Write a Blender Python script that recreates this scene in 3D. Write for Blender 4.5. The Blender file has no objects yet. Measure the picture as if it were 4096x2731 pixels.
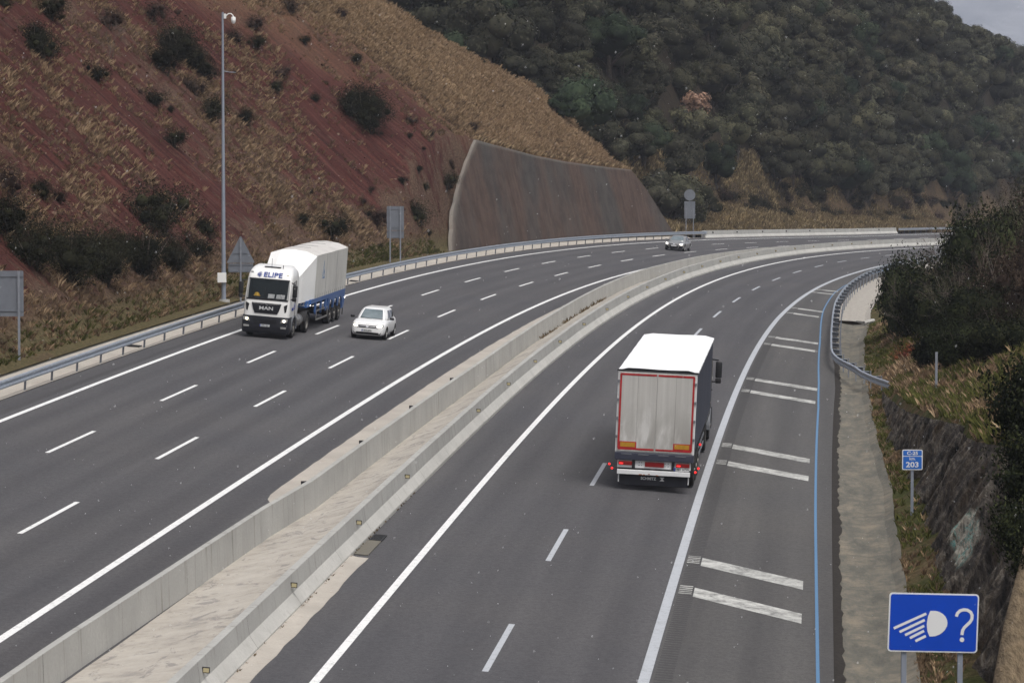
import bpy, bmesh, math, random
import numpy as np
from mathutils import Vector, Matrix
random.seed(7)
RNG = np.random.default_rng(11)
S = bpy.context.scene
COL = S.collection
R_ = math.radians

# ------------------------------------------------------------------ camera
cam_d = bpy.data.cameras.new("camera")
cam = bpy.data.objects.new("camera", cam_d)
COL.objects.link(cam)
cam.location = (0.0, 0.0, 10.581)
cam.rotation_euler = (R_(90) - 0.05, -0.0005, 0)
cam_d.sensor_width = 36.0
cam_d.lens = 36.0 * 12286.65 / 4096.0
cam_d.clip_start = 0.5
cam_d.clip_end = 9000
cam_d.dof.use_dof = True
cam_d.dof.focus_distance = 118.0
cam_d.dof.aperture_fstop = 5.0
S.camera = cam

# ------------------------------------------------------------------ light
SUN_EL, SUN_AZ = R_(60), R_(150)
W = bpy.data.worlds.new("World")
S.world = W
W.use_nodes = True
nt = W.node_tree
nt.nodes.clear()
wo = nt.nodes.new("ShaderNodeOutputWorld")
bg = nt.nodes.new("ShaderNodeBackground")
sky = nt.nodes.new("ShaderNodeTexSky")
sky.sky_type = 'NISHITA'
sky.sun_disc = False
sky.sun_elevation = SUN_EL
sky.sun_rotation = SUN_AZ
sky.air_density = 1.2
sky.dust_density = 6.0
sky.ozone_density = 1.0
hs = nt.nodes.new("ShaderNodeHueSaturation")      # overcast: a nearly colourless sky
hs.inputs['Saturation'].default_value = 0.45
nt.links.new(sky.outputs[0], hs.inputs['Color'])
nt.links.new(hs.outputs[0], bg.inputs['Color'])
bg.inputs['Strength'].default_value = 0.10
nt.links.new(bg.outputs[0], wo.inputs[0])
sun_d = bpy.data.lights.new("sun", 'SUN')
sun_d.energy = 1.5
sun_d.angle = R_(28)
sun_d.color = (1.0, 0.98, 0.95)
sun = bpy.data.objects.new("sun", sun_d)
COL.objects.link(sun)
# sky sun_rotation turns clockwise from +Y seen from above
sdir = Vector((math.sin(SUN_AZ) * math.cos(SUN_EL), math.cos(SUN_AZ) * math.cos(SUN_EL), math.sin(SUN_EL)))
sun.rotation_euler = sdir.to_track_quat('Z', 'Y').to_euler()
S.view_settings.view_transform = 'Standard'
S.view_settings.look = 'None'
S.view_settings.exposure = 0.36
S.view_settings.gamma = 1.0
S.view_settings.use_curve_mapping = False
S.cycles.max_bounces = 6
S.cycles.transparent_max_bounces = 12
S.cycles.volume_bounces = 1
S.cycles.sample_clamp_indirect = 6.0

# ------------------------------------------------------------------ road alignment
RP = dict(x0=-25.49931, th=0.1145525, k0=-0.0002026319, k1=8.482186e-07, k2=5.373058e-08, k3=-1.438382e-10,
          g=0.03530625, q=1.767802e-05, c=-4.667376e-07, c4=6.584045e-10,
          eL=0.07017842, eL1=8.656997e-05, eR=0.07015145, eR1=3.541719e-05,
          t1=18.16859, t1b=-0.0109769, t1c=0.0004998514, dz=-0.7831891, dz1=0.003216335, dz2=-1.500594e-06)
_s = np.arange(0, 391, 1.0)
_th = RP['th'] + RP['k0'] * _s + RP['k1'] * _s**2 / 2 + RP['k2'] * _s**3 / 3 + RP['k3'] * _s**4 / 4
_X = RP['x0'] + np.concatenate([[0], np.cumsum(np.sin(_th[:-1] + np.diff(_th) / 2))])
_Y = 40 + np.concatenate([[0], np.cumsum(np.cos(_th[:-1] + np.diff(_th) / 2))])
_Z = RP['g'] * _s + RP['q'] * _s**2 + RP['c'] * _s**3 + RP['c4'] * _s**4
_pre = np.arange(-80, 0, 1.0)
_post = np.arange(391, 721, 1.0)
TS = np.concatenate([_pre, _s, _post])
TTH = np.concatenate([_pre * 0 + _th[0], _th, _post * 0 + _th[-1]])
TX = np.concatenate([_X[0] + _pre * math.sin(_th[0]), _X, _X[-1] + (_post - 390) * math.sin(_th[-1])])
TY = np.concatenate([_Y[0] + _pre * math.cos(_th[0]), _Y, _Y[-1] + (_post - 390) * math.cos(_th[-1])])
TZ = np.concatenate([RP['g'] * _pre, _Z, _Z[-1] + (_post - 390) * (_Z[-1] - _Z[-2])])

def frame(s):
    return np.interp(s, TS, TX), np.interp(s, TS, TY), np.interp(s, TS, TZ), np.interp(s, TS, TTH)

def t1_of(s):
    q = np.clip(s, 0, 400)
    return RP['t1'] + RP['t1b'] * q + RP['t1c'] * 0.1 * q**2

def zL(s, t):
    """height of the left carriageway plane at lateral offset t (metres right of its left edge line)"""
    q = np.clip(s, 0, 400)
    return np.interp(s, TS, TZ) - (RP['eL'] + RP['eL1'] * q) * np.clip(t, -5, 13)

def zR(s, t):
    q = np.clip(s, 0, 400)
    return (np.interp(s, TS, TZ) - (RP['eL'] + RP['eL1'] * q) * 10.5 + RP['dz'] + RP['dz1'] * q + RP['dz2'] * q**2
            - (RP['eR'] + RP['eR1'] * q) * np.clip(t, -3, 11.6))

def P(s, t, h=0.0, right=False):
    """road coordinates -> world"""
    s = np.asarray(s, float); t = np.asarray(t, float)
    x, y, z, th = frame(s)
    if right:
        zz = zR(s, t); t = t + t1_of(s)
    else:
        zz = zL(s, t)
    return np.stack(np.broadcast_arrays(x + t * np.cos(th), y - t * np.sin(th), zz + h), -1)

# ------------------------------------------------------------------ noise
def _hash(ix, iy, seed):
    n = (ix * 374761393 + iy * 668265263 + seed * 982451653) & 0x7fffffff
    n = ((n ^ (n >> 13)) * 1274126177) & 0x7fffffff
    return ((n ^ (n >> 16)) & 0xffff) / 65535.0

def vnoise(x, y, seed=0):
    x = np.asarray(x, float); y = np.asarray(y, float)
    ix = np.floor(x).astype(np.int64); iy = np.floor(y).astype(np.int64)
    fx = x - ix; fy = y - iy
    fx = fx * fx * (3 - 2 * fx); fy = fy * fy * (3 - 2 * fy)
    a = _hash(ix, iy, seed); b = _hash(ix + 1, iy, seed); c = _hash(ix, iy + 1, seed); d = _hash(ix + 1, iy + 1, seed)
    return (a * (1 - fx) + b * fx) * (1 - fy) + (c * (1 - fx) + d * fx) * fy

def fbm(x, y, o=4, seed=0):
    v = 0; a = 0.5
    for i in range(o):
        v = v + a * (vnoise(x * 2**i, y * 2**i, seed + i) - 0.5) * 2; a *= 0.5
    return v

def sst(a, b, x):
    u = np.clip((np.asarray(x, float) - a) / (b - a), 0, 1)
    return u * u * (3 - 2 * u)

# ------------------------------------------------------------------ terrain shapes
WALL_S = [199, 221, 235.9, 246.5, 259.2, 272.5, 286.1, 299.3]
WALL_H = [9.6, 8.97, 8.33, 7.83, 7.41, 7.15, 6.96, 6.0]
CREST_D = [4.5, 5.5, 7.5, 10, 13.5, 17, 19.5, 22, 40, 90]
CREST_S = [300, 291, 282.5, 284, 285.5, 285.9, 276, 263, 225, 150]
CREST_H = [0.4, 5.2, 8.95, 12.07, 15.23, 17.75, 19.7, 21.87, 36, 70]

def h_left(s, d, rough=True):
    """height above the left carriageway plane, d metres left of the edge line"""
    s, d = np.broadcast_arrays(np.asarray(s, float), np.asarray(d, float))
    verge = 0.12 + 0.10 * np.clip(d - 3.4, 0, 2)
    cut = np.where(d > 4.8, verge + 0.92 * (d - 4.8), verge)
    hw = np.interp(s, WALL_S, WALL_H)
    dw = 4.4 + 0.22 * hw + 0.35
    steep = np.clip((d - 4.75) / 0.22, 0, None)
    up = hw + 0.85 * (d - dw)
    pro = np.where(d < dw, np.minimum(steep, up + 50), up)
    pro = np.where(d < 4.75, 0.12, pro)
    w = sst(176, 214, s + 0.9 * np.clip(d - 6, -2, 9) * 0)
    h = cut * (1 - w) + pro * w
    sc = np.interp(d, CREST_D, CREST_S)
    hc = np.interp(d, CREST_D, CREST_H)
    flank = hc - 0.85 * (s - sc)
    h = np.where(s > sc - 3, np.minimum(h, np.where(s > sc, flank, h)), h)
    # beyond the spur: low bank behind the far barrier
    bank = 0.1 + 0.30 * np.clip(d - 4.0, 0, 30) + 0.25 * np.clip(d - 22, 0, 60)
    h = np.where(s > sc, np.maximum(h, np.minimum(bank, hc)), h)
    if rough:
        k = np.clip((d - 4.6) / 3.0, 0, 1)
        near_wall = 1 - 0.85 * sst(196, 204, s) * (1 - sst(8.5, 11, d)) * (1 - sst(300, 308, s))
        gul = 0.30 * fbm(s * 0.9 + 0.6 * vnoise(d * 0.3, s * 0.1, 3), d * 0.12, 3, 15) + 0.16 * fbm(s * 1.1, d * 0.9, 3, 16)
        h = h + k * near_wall * (1.0 * fbm(s * 0.05 + 3, d * 0.05, 3, 5) + 0.45 * fbm(s * 0.30, d * 0.08, 3, 9) + gul)
    return h

def pL(s, d, dh=0.0):
    """point on the left terrain"""
    s = np.asarray(s, float)
    return P(s, -np.asarray(d, float), 0, False) + np.stack(np.broadcast_arrays(0 * s, 0 * s, h_left(s, d) + dh), -1)

RW_S = [8, 20, 36, 43.3, 53.3, 60, 64, 70.7, 84, 98, 104]
RW_H = [4.6, 4.5, 4.3, 4.0, 3.1, 2.55, 2.5, 2.0, 1.1, 0.35, 0.0]
RW_T = [15.2, 15.1, 15.0, 14.9, 14.6, 14.55, 14.6, 14.4, 13.85, 13.7, 13.7]   # foot of the stone wall

def drain_out(s):
    return np.interp(s, [0, 50, 72, 85, 103, 136, 150, 160, 200, 260], [13.55, 13.5, 13.55, 13.25, 13.05, 12.6, 12.6, 12.3, 11.9, 11.7])

def asph_edge(s):
    return np.interp(s, [0, 105, 118, 125, 145, 165, 190, 220, 300], [11.5, 11.5, 11.3, 11.05, 10.65, 10.15, 9.85, 9.75, 9.75])

def h_right(s, t, rough=True):
    """height above the clamped right carriageway plane, t metres right of its left line"""
    s, t = np.broadcast_arrays(np.asarray(s, float), np.asarray(t, float))
    do = drain_out(s)
    foot = np.interp(s, RW_S, RW_T)
    wh = np.interp(s, RW_S, RW_H)
    soil = -0.12 + 0.42 * sst(0, 1.3, t - do)
    top = foot + 0.45 * wh + 0.3
    up = soil + wh + 0.42 * np.clip(t - top, 0, 9) + 0.22 * np.clip(t - top - 9, 0, 60)
    f = np.clip((t - foot - 0.15) / (0.45 * wh + 0.15), 0, 1)
    h = soil + f * wh + (up - soil - wh)
    if rough:
        k = np.clip((t - do) / 1.5, 0, 1)
        h = h + k * (0.12 * fbm(s * 0.5, t * 0.5, 3, 21) + 0.5 * np.clip((t - 17) / 6, 0, 1) * fbm(s * 0.08, t * 0.1, 3, 23))
    return h

def pR(s, t, dh=0.0):
    s = np.asarray(s, float)
    return P(s, t, 0, True) + np.stack(np.broadcast_arrays(0 * s, 0 * s, h_right(s, t) + dh), -1)

YB_A = [-0.4, -0.06, 0.0, 0.03, 0.05, 0.07, 0.1, 0.13, 0.167, 0.25, 0.5]
YB_Y = [300, 300, 305, 318, 345, 378, 425, 482, 590, 720, 900]

def h_hill(X, Y):
    X, Y = np.broadcast_arrays(np.asarray(X, float), np.asarray(Y, float))
    a = X / np.maximum(Y, 1)
    q = Y - np.interp(a, YB_A, YB_Y)
    f = 0.26 * np.clip(q, 0, 16) + 0.56 * np.clip(q - 16, 0, 400) + np.minimum(q, 0) * 0.25
    z = 3.6 + f
    cap = 38.0 - 0.16 * np.maximum(X - 0.131 * Y, -1e9)
    cap = np.where(X - 0.131 * Y < 0, 38.0 - 0.9 * (X - 0.131 * Y), cap)
    cap = cap - 0.12 * np.clip(Y - 640, 0, None)
    z = np.minimum(z, cap)
    return np.maximum(z + 1.6 * fbm(X * 0.03, Y * 0.03, 3, 31) * np.clip(q / 20, 0, 1), -7.9)

# ------------------------------------------------------------------ object helpers
def tag(o, label=None, cat=None, group=None, kind=None):
    if label: o['label'] = label
    if cat: o['category'] = cat
    if group: o['group'] = group
    if kind: o['kind'] = kind
    return o

def link(name, me, parent=None):
    o = bpy.data.objects.new(name, me)
    COL.objects.link(o)
    if parent is not None: o.parent = parent
    return o

def empty(name, mat=None, loc=None):
    o = bpy.data.objects.new(name, None)
    COL.objects.link(o)
    o.empty_display_size = 0.3
    if mat is not None: o.matrix_world = mat
    if loc is not None: o.location = loc
    return o

def mesh_np(name, verts, faces, mats=(), smooth=False, mi=None):
    """verts (N,3); faces (M,k) int array of equal-sized faces"""
    verts = np.asarray(verts, np.float32).reshape(-1, 3); faces = np.asarray(faces, np.int32)
    me = bpy.data.meshes.new(name)
    k = faces.shape[1]
    me.vertices.add(len(verts)); me.vertices.foreach_set('co', verts.ravel())
    me.loops.add(faces.size); me.loops.foreach_set('vertex_index', faces.ravel())
    me.polygons.add(len(faces))
    me.polygons.foreach_set('loop_start', np.arange(0, faces.size, k, dtype=np.int32))
    me.polygons.foreach_set('loop_total', np.full(len(faces), k, np.int32))
    if mi is not None: me.polygons.foreach_set('material_index', np.asarray(mi, np.int32))
    me.polygons.foreach_set('use_smooth', np.full(len(faces), smooth))
    for m in mats: me.materials.append(m)
    me.update(calc_edges=True); me.validate()
    return me

def grid_faces(n, m):
    i, j = np.meshgrid(np.arange(n - 1), np.arange(m - 1), indexing='ij')
    a = (i * m + j).ravel()
    return np.stack([a, a + 1, a + m + 1, a + m], 1)

class MB:
    """collects shapes and links them as ONE mesh"""
    def __init__(s): s.v = []; s.f = []; s.m = []; s.mats = []
    def mi(s, mat):
        if mat not in s.mats: s.mats.append(mat)
        return s.mats.index(mat)
    def add(s, vs, fs, mat, M=None):
        b = len(s.v)
        if M is not None: vs = [M @ Vector(v) for v in vs]
        s.v += [tuple(v) for v in vs]
        s.f += [tuple(i + b for i in f) for f in fs]
        s.m += [s.mi(mat)] * len(fs)
        return s
    def box(s, c, d, mat, bev=0.0, M=None, seg=2):
        x, y, z = [a / 2 for a in d]
        if bev <= 0:
            vs = [(c[0] + i * x, c[1] + j * y, c[2] + k * z) for i in (-1, 1) for j in (-1, 1) for k in (-1, 1)]
            fs = [(0, 1, 3, 2), (4, 6, 7, 5), (0, 4, 5, 1), (2, 3, 7, 6), (0, 2, 6, 4), (1, 5, 7, 3)]
            return s.add(vs, fs, mat, M)
        bm = bmesh.new(); bmesh.ops.create_cube(bm, size=1)
        for v in bm.verts: v.co = Vector((v.co.x * d[0], v.co.y * d[1], v.co.z * d[2]))
        bmesh.ops.bevel(bm, geom=bm.edges[:], offset=bev, segments=seg, affect='EDGES', profile=0.5)
        for v in bm.verts: v.co += Vector(c)
        return s.bm(bm, mat, M)
    def bm(s, bm, mat, M=None):
        bm.verts.index_update()
        vs = [tuple(v.co) for v in bm.verts]; fs = [tuple(v.index for v in f.verts) for f in bm.faces]
        bm.free(); return s.add(vs, fs, mat, M)
    def cyl(s, a, b, r, mat, n=16, r2=None, M=None, cap=True):
        a = Vector(a); b = Vector(b); r2 = r if r2 is None else r2
        w = (b - a).normalized(); u = w.orthogonal().normalized(); q = w.cross(u)
        vs = []
        for p, rr in ((a, r), (b, r2)):
            for i in range(n):
                t = 2 * math.pi * i / n
                vs.append(p + u * math.cos(t) * rr + q * math.sin(t) * rr)
        fs = [(i, (i + 1) % n, n + (i + 1) % n, n + i) for i in range(n)]
        if cap: fs += [tuple(range(n))[::-1], tuple(range(n, 2 * n))]
        return s.add(vs, fs, mat, M)
    def lathe(s, prof, mat, a=(0, 0, 0), axis='X', n=28, M=None):
        """prof: (radius, along)"""
        vs = []; k = len(prof)
        for i in range(n):
            t = 2 * math.pi * i / n; c, q = math.cos(t), math.sin(t)
            for r, h in prof:
                v = {'X': (h, r * c, r * q), 'Y': (r * c, h, r * q), 'Z': (r * c, r * q, h)}[axis]
                vs.append((v[0] + a[0], v[1] + a[1], v[2] + a[2]))
        fs = [(i * k + j, i * k + j + 1, ((i + 1) % n) * k + j + 1, ((i + 1) % n) * k + j) for i in range(n) for j in range(k - 1)]
        return s.add(vs, fs, mat, M)
    def prism(s, poly, axis, a, b, mat, M=None):
        """poly: 2-D outline extruded along axis from a to b"""
        def mk(p, h): return {'X': (h, p[0], p[1]), 'Y': (p[0], h, p[1]), 'Z': (p[0], p[1], h)}[axis]
        n = len(poly)
        vs = [mk(p, a) for p in poly] + [mk(p, b) for p in poly]
        fs = [(i, (i + 1) % n, n + (i + 1) % n, n + i) for i in range(n)] + [tuple(range(n))[::-1], tuple(range(n, 2 * n))]
        return s.add(vs, fs, mat, M)
    def poly(s, pts, mat, M=None): return s.add(pts, [tuple(range(len(pts)))], mat, M)
    def tube(s, pts, r, mat, n=8, M=None):
        pts = [Vector(p) for p in pts]; vs = []; rr = r if isinstance(r, (list, tuple)) else [r] * len(pts)
        for i, p in enumerate(pts):
            d = (pts[min(i + 1, len(pts) - 1)] - pts[max(i - 1, 0)]).normalized()
            u = Vector((0, 0, 1)).cross(d)
            if u.length < 0.05: u = Vector((1, 0, 0)).cross(d)
            u.normalize(); q = d.cross(u)
            for j in range(n):
                t = 2 * math.pi * j / n; vs.append(p + (u * math.cos(t) + q * math.sin(t)) * rr[i])
        fs = [(i * n + j, i * n + (j + 1) % n, (i + 1) * n + (j + 1) % n, (i + 1) * n + j) for i in range(len(pts) - 1) for j in range(n)]
        fs += [tuple(range(n))[::-1], tuple(range((len(pts) - 1) * n, len(pts) * n))]
        return s.add(vs, fs, mat, M)
    def loft(s, rings, mat, M=None, cap=True, closed=True):
        n = len(rings[0]); vs = [v for r in rings for v in r]; k = len(rings)
        e = n if closed else n - 1
        fs = [(i * n + j, i * n + (j + 1) % n, (i + 1) * n + (j + 1) % n, (i + 1) * n + j) for i in range(k - 1) for j in range(e)]
        if cap and closed: fs += [tuple(range(n))[::-1], tuple(range((k - 1) * n, k * n))]
        return s.add(vs, fs, mat, M)
    def mesh(s, name, smooth=False, fix=True):
        me = bpy.data.meshes.new(name)
        me.from_pydata(s.v, [], s.f)
        for m in s.mats: me.materials.append(m)
        me.polygons.foreach_set('material_index', s.m)
        if fix:
            bm = bmesh.new(); bm.from_mesh(me)
            bmesh.ops.recalc_face_normals(bm, faces=bm.faces[:]); bm.to_mesh(me); bm.free()
        if smooth:
            me.polygons.foreach_set('use_smooth', [True] * len(me.polygons))
            try: me.set_sharp_from_angle(angle=R_(38))
            except Exception: pass
        me.update()
        return me
    def build(s, name, parent=None, smooth=False, fix=True):
        return link(name, s.mesh(name, smooth, fix), parent)

# ------------------------------------------------------------------ materials
def lin(c):
    c = [x / 255.0 for x in c]
    return tuple((x / 12.92 if x <= 0.04045 else ((x + 0.055) / 1.055) ** 2.4) for x in c) + (1,)

class NM:
    """small helper for node materials"""
    def __init__(s, name, rough=0.8, metal=0.0, spec=0.4):
        s.m = bpy.data.materials.new(name); s.m.use_nodes = True
        s.t = s.m.node_tree; s.b = s.t.nodes['Principled BSDF']
        s.b.inputs['Roughness'].default_value = rough
        s.b.inputs['Metallic'].default_value = metal
        s.b.inputs['Specular IOR Level'].default_value = spec
    def n(s, typ, **kw):
        q = s.t.nodes.new(typ)
        for a, b in kw.items():
            if a in q.inputs: q.inputs[a].default_value = b
            else: setattr(q, a, b)
        return q
    def l(s, a, b): s.t.links.new(a, b)
    def coord(s, kind='Object', scale=(1, 1, 1), rot=(0, 0, 0)):
        tc = s.n('ShaderNodeTexCoord'); mp = s.n('ShaderNodeMapping')
        mp.inputs['Scale'].default_value = scale; mp.inputs['Rotation'].default_value = rot
        s.l(tc.outputs[kind], mp.inputs[0]); return mp.outputs[0]
    def noise(s, scale, detail=4, co=None, rough=0.55, dist=0.0):
        q = s.n('ShaderNodeTexNoise'); q.inputs['Scale'].default_value = scale
        q.inputs['Detail'].default_value = detail; q.inputs['Roughness'].default_value = rough
        q.inputs['Distortion'].default_value = dist
        if co is not None: s.l(co, q.inputs['Vector'])
        return q.outputs['Fac']
    def ramp(s, f, stops, interp='LINEAR'):
        q = s.n('ShaderNodeValToRGB'); s.l(f, q.inputs[0]); e = q.color_ramp.elements
        q.color_ramp.interpolation = interp
        while len(e) < len(stops): e.new(0.5)
        for i, (p, c) in enumerate(stops):
            e[i].position = p; e[i].color = c if len(c) == 4 else tuple(c) + (1,)
        return q.outputs[0]
    def mix(s, f, a, b, mode='MIX'):
        q = s.n('ShaderNodeMix'); q.data_type = 'RGBA'; q.blend_type = mode
        for v, k in ((f, 0), (a, 6), (b, 7)):
            if hasattr(v, 'node'): s.l(v, q.inputs[k])
            else: q.inputs[k].default_value = v if k == 0 else (tuple(v) if len(v) == 4 else tuple(v) + (1,))
        return q.outputs[2]
    def math(s, op, a, b=0.0, clamp=False):
        q = s.n('ShaderNodeMath'); q.operation = op; q.use_clamp = clamp
        for i, v in enumerate((a, b)):
            if hasattr(v, 'node'): s.l(v, q.inputs[i])
            else: q.inputs[i].default_value = v
        return q.outputs[0]
    def attr(s, name):
        q = s.n('ShaderNodeAttribute'); q.attribute_name = name; return q
    def col(s, v):
        if hasattr(v, 'node'): s.l(v, s.b.inputs['Base Color'])
        else: s.b.inputs['Base Color'].default_value = v if len(v) == 4 else tuple(v) + (1,)
        return s
    def bump(s, h, strength=0.3, dist=0.05):
        q = s.n('ShaderNodeBump'); q.inputs['Strength'].default_value = strength; q.inputs['Distance'].default_value = dist
        s.l(h, q.inputs['Height']); s.l(q.outputs[0], s.b.inputs['Normal']); return s

def simple(name, c, rough=0.6, metal=0.0, spec=0.4, var=0.0, sc=3.0, bump=0.0):
    q = NM(name, rough, metal, spec)
    if var > 0 or bump > 0:
        f = q.noise(sc, 5, q.coord())
        lo = tuple(x * (1 - var) for x in c[:3]); hi = tuple(min(1, x * (1 + var)) for x in c[:3])
        q.col(q.ramp(f, [(0.3, lo), (0.7, hi)]))
        if bump > 0: q.bump(f, bump, 0.02)
    else: q.col(c)
    return q.m

M = {}
def asphalt(name, base, warm=1.0):
    q = NM(name, 0.86, 0, 0.3)
    uv = q.n('ShaderNodeUVMap'); uv.uv_map = 'road'      # u = metres across, v = metres along
    co = q.coord()
    grain = q.noise(26, 3, co, 0.7)
    fine = q.noise(90, 2, co, 0.6); mott = q.noise(7, 4, co, 0.8)
    patch = q.noise(0.12, 3, co)
    mp = q.n('ShaderNodeMapping'); mp.inputs['Scale'].default_value = (1.0, 0.03, 1); q.l(uv.outputs[0], mp.inputs[0])
    lanes = q.noise(1.1, 3, mp.outputs[0], 0.6)
    c = q.ramp(grain, [(0.25, tuple(x * 0.72 for x in base)), (0.5, base), (0.8, tuple(x * 1.45 for x in base))])
    c = q.mix(q.ramp(mott, [(0.40, (0.9, 0.9, 0.9)), (0.56, (0, 0, 0))]), c, q.mix(1.0, c, (0.74, 0.74, 0.75), 'MULTIPLY'))
    c = q.mix(q.ramp(fine, [(0.62, (0, 0, 0)), (0.75, (1, 1, 1))]), c, tuple(x * 1.9 for x in base))
    c = q.mix(q.ramp(patch, [(0.35, (0, 0, 0)), (0.7, (1, 1, 1))]), c, q.mix(1.0, c, (1.12, 1.1, 1.06), 'MULTIPLY'))
    c = q.mix(q.ramp(lanes, [(0.35, (0, 0, 0)), (0.65, (1, 1, 1))]), c, q.mix(1.0, c, (0.84, 0.84, 0.85), 'MULTIPLY'))
    su = q.n('ShaderNodeSeparateXYZ'); q.l(uv.outputs[0], su.inputs[0])      # polished, oil-darkened wheel tracks
    tr_ = q.math('COSINE', q.math('MULTIPLY', su.outputs[0], 2 * math.pi / 1.75))
    tr_ = q.math('MULTIPLY', q.math('SUBTRACT', 0.55, tr_), 0.35, True)
    tr_ = q.math('MULTIPLY', tr_, q.math('ADD', 0.35, q.noise(0.25, 3, mp.outputs[0])), True)
    c = q.mix(tr_, c, q.mix(1.0, c, (0.70, 0.70, 0.72), 'MULTIPLY'))
    spot = q.noise(0.9, 4, co, 0.7)
    c = q.mix(q.ramp(spot, [(0.66, (0, 0, 0)), (0.74, (0.55, 0.55, 0.55))]), c, q.mix(1.0, c, (1.22, 1.22, 1.24), 'MULTIPLY'))
    q.col(c); q.bump(grain, 0.35, 0.01)
    return q.m
M['asphalt'] = asphalt('asphalt', (0.089, 0.087, 0.092))
M['asphalt_side'] = asphalt('shoulder asphalt', (0.100, 0.097, 0.096))

def paint(name, c, wear=0.25):
    q = NM(name, 0.6, 0, 0.4)
    co = q.coord(); a = q.noise(5, 5, co, 0.7); b = q.noise(40, 2, co)
    m = q.math('ADD', q.math('MULTIPLY', a, 0.6), q.math('MULTIPLY', b, 0.4))
    q.col(q.ramp(m, [(0.5 - wear * 0.9, tuple(x * 0.45 for x in c)), (0.5 - wear * 0.2, c)]))
    return q.m
M['paint'] = paint('white road paint', (0.78, 0.78, 0.77), 0.17)
M['paint_r'] = paint('greyed road paint', (0.44, 0.46, 0.49), 0.2)
M['paint_blue'] = paint('blue road paint', (0.095, 0.205, 0.36), 0.3)
q = NM('worn white bar paint', 0.7)
co = q.coord(); a = q.noise(1.3, 5, co, 0.65, 1.2); b = q.noise(9, 4, co)
mm = q.math('ADD', q.math('MULTIPLY', a, 0.65), q.math('MULTIPLY', b, 0.35))
q.col(q.ramp(mm, [(0.40, (0.20, 0.20, 0.19)), (0.52, (0.42, 0.42, 0.40)), (0.62, (0.58, 0.58, 0.55))])); M['bars'] = q.m

def concrete(name, c, streak=0.35, sc=1.0, stain=(0.16, 0.15, 0.12)):
    q = NM(name, 0.9, 0, 0.25)
    co = q.coord(); big = q.noise(0.5 * sc, 5, co, 0.6); fine = q.noise(14 * sc, 4, co, 0.7)
    cz = q.coord('Object', (1.6, 1.6, 0.12)); st = q.noise(2.2 * sc, 5, cz, 0.65)
    base = q.ramp(big, [(0.3, tuple(x * 0.84 for x in c)), (0.7, tuple(min(1, x * 1.1) for x in c))])
    base = q.mix(q.ramp(fine, [(0.35, (0.5, 0.5, 0.5)), (0.6, (0, 0, 0))]), base, tuple(x * 0.8 for x in c))
    base = q.mix(q.math('MULTIPLY', q.ramp(st, [(0.55, (0, 0, 0)), (0.72, (1, 1, 1))]), streak), base, stain)
    q.col(base); q.bump(fine, 0.25, 0.01)
    return q.m
M['concrete'] = concrete('barrier concrete', (0.40, 0.395, 0.375), 0.55)
M['concrete_low'] = concrete('pale barrier foot concrete', (0.48, 0.472, 0.445), 0.25)  # paler copy of the barrier concrete: upturned foot's brightness put into the colour
M['gutter'] = concrete('pale gutter concrete', (0.43, 0.395, 0.35), 0.25, 1.0, (0.30, 0.20, 0.14))
q = NM('sandy median fill', 0.95, 0, 0.2)
co = q.coord(); n1 = q.noise(0.9, 6, co, 0.75, 0.0); n2 = q.noise(12, 4, co, 0.7)
c = q.ramp(n1, [(0.36, (0.28, 0.265, 0.245)), (0.46, (0.39, 0.36, 0.32)), (0.62, (0.46, 0.43, 0.385))])
c = q.mix(q.ramp(n2, [(0.3, (0.6, 0.6, 0.6)), (0.55, (0, 0, 0))]), c, (0.42, 0.37, 0.30))
n3 = q.noise(1.6, 5, q.coord('Object', (1, 0.5, 1)), 0.75, 0.8)
c = q.mix(q.ramp(n3, [(0.56, (0, 0, 0)), (0.62, (0.85, 0.85, 0.85))]), c, (0.25, 0.235, 0.22))
q.col(c); q.bump(n2, 0.3, 0.02); M['fill'] = q.m

q = NM('weathered drain concrete', 0.93, 0, 0.2)      # right-hand gutter: brown, mossy and grey stains in cross bands
uv = q.n('ShaderNodeUVMap'); uv.uv_map = 'road'
mp = q.n('ShaderNodeMapping'); mp.inputs['Scale'].default_value = (0.6, 1.0, 1); q.l(uv.outputs[0], mp.inputs[0])
n1 = q.noise(1.6, 6, mp.outputs[0], 0.8, 0.0)
mp2 = q.n('ShaderNodeMapping'); mp2.inputs['Scale'].default_value = (1.1, 0.28, 1); q.l(uv.outputs[0], mp2.inputs[0])
n2 = q.noise(1.4, 5, mp2.outputs[0], 0.75, 0.0); n3 = q.noise(16, 4, q.coord(), 0.7)
c = q.ramp(n2, [(0.38, (0.085, 0.086, 0.082)), (0.48, (0.15, 0.142, 0.125)), (0.62, (0.24, 0.208, 0.165))])
c = q.mix(q.ramp(n1, [(0.40, (0.9, 0.9, 0.9)), (0.56, (0, 0, 0))]), c, (0.105, 0.105, 0.098))
c = q.mix(q.ramp(n3, [(0.3, (0.6, 0.6, 0.6)), (0.6, (0, 0, 0))]), c, (0.17, 0.15, 0.10))
q.col(c); q.bump(n3, 0.5, 0.02); M['drain'] = q.m
q = NM('light new drain slab', 0.9); n3 = q.noise(5, 5, q.coord())
q.col(q.ramp(n3, [(0.3, (0.28, 0.26, 0.23)), (0.65, (0.39, 0.36, 0.32))])); M['slab'] = q.m

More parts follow.
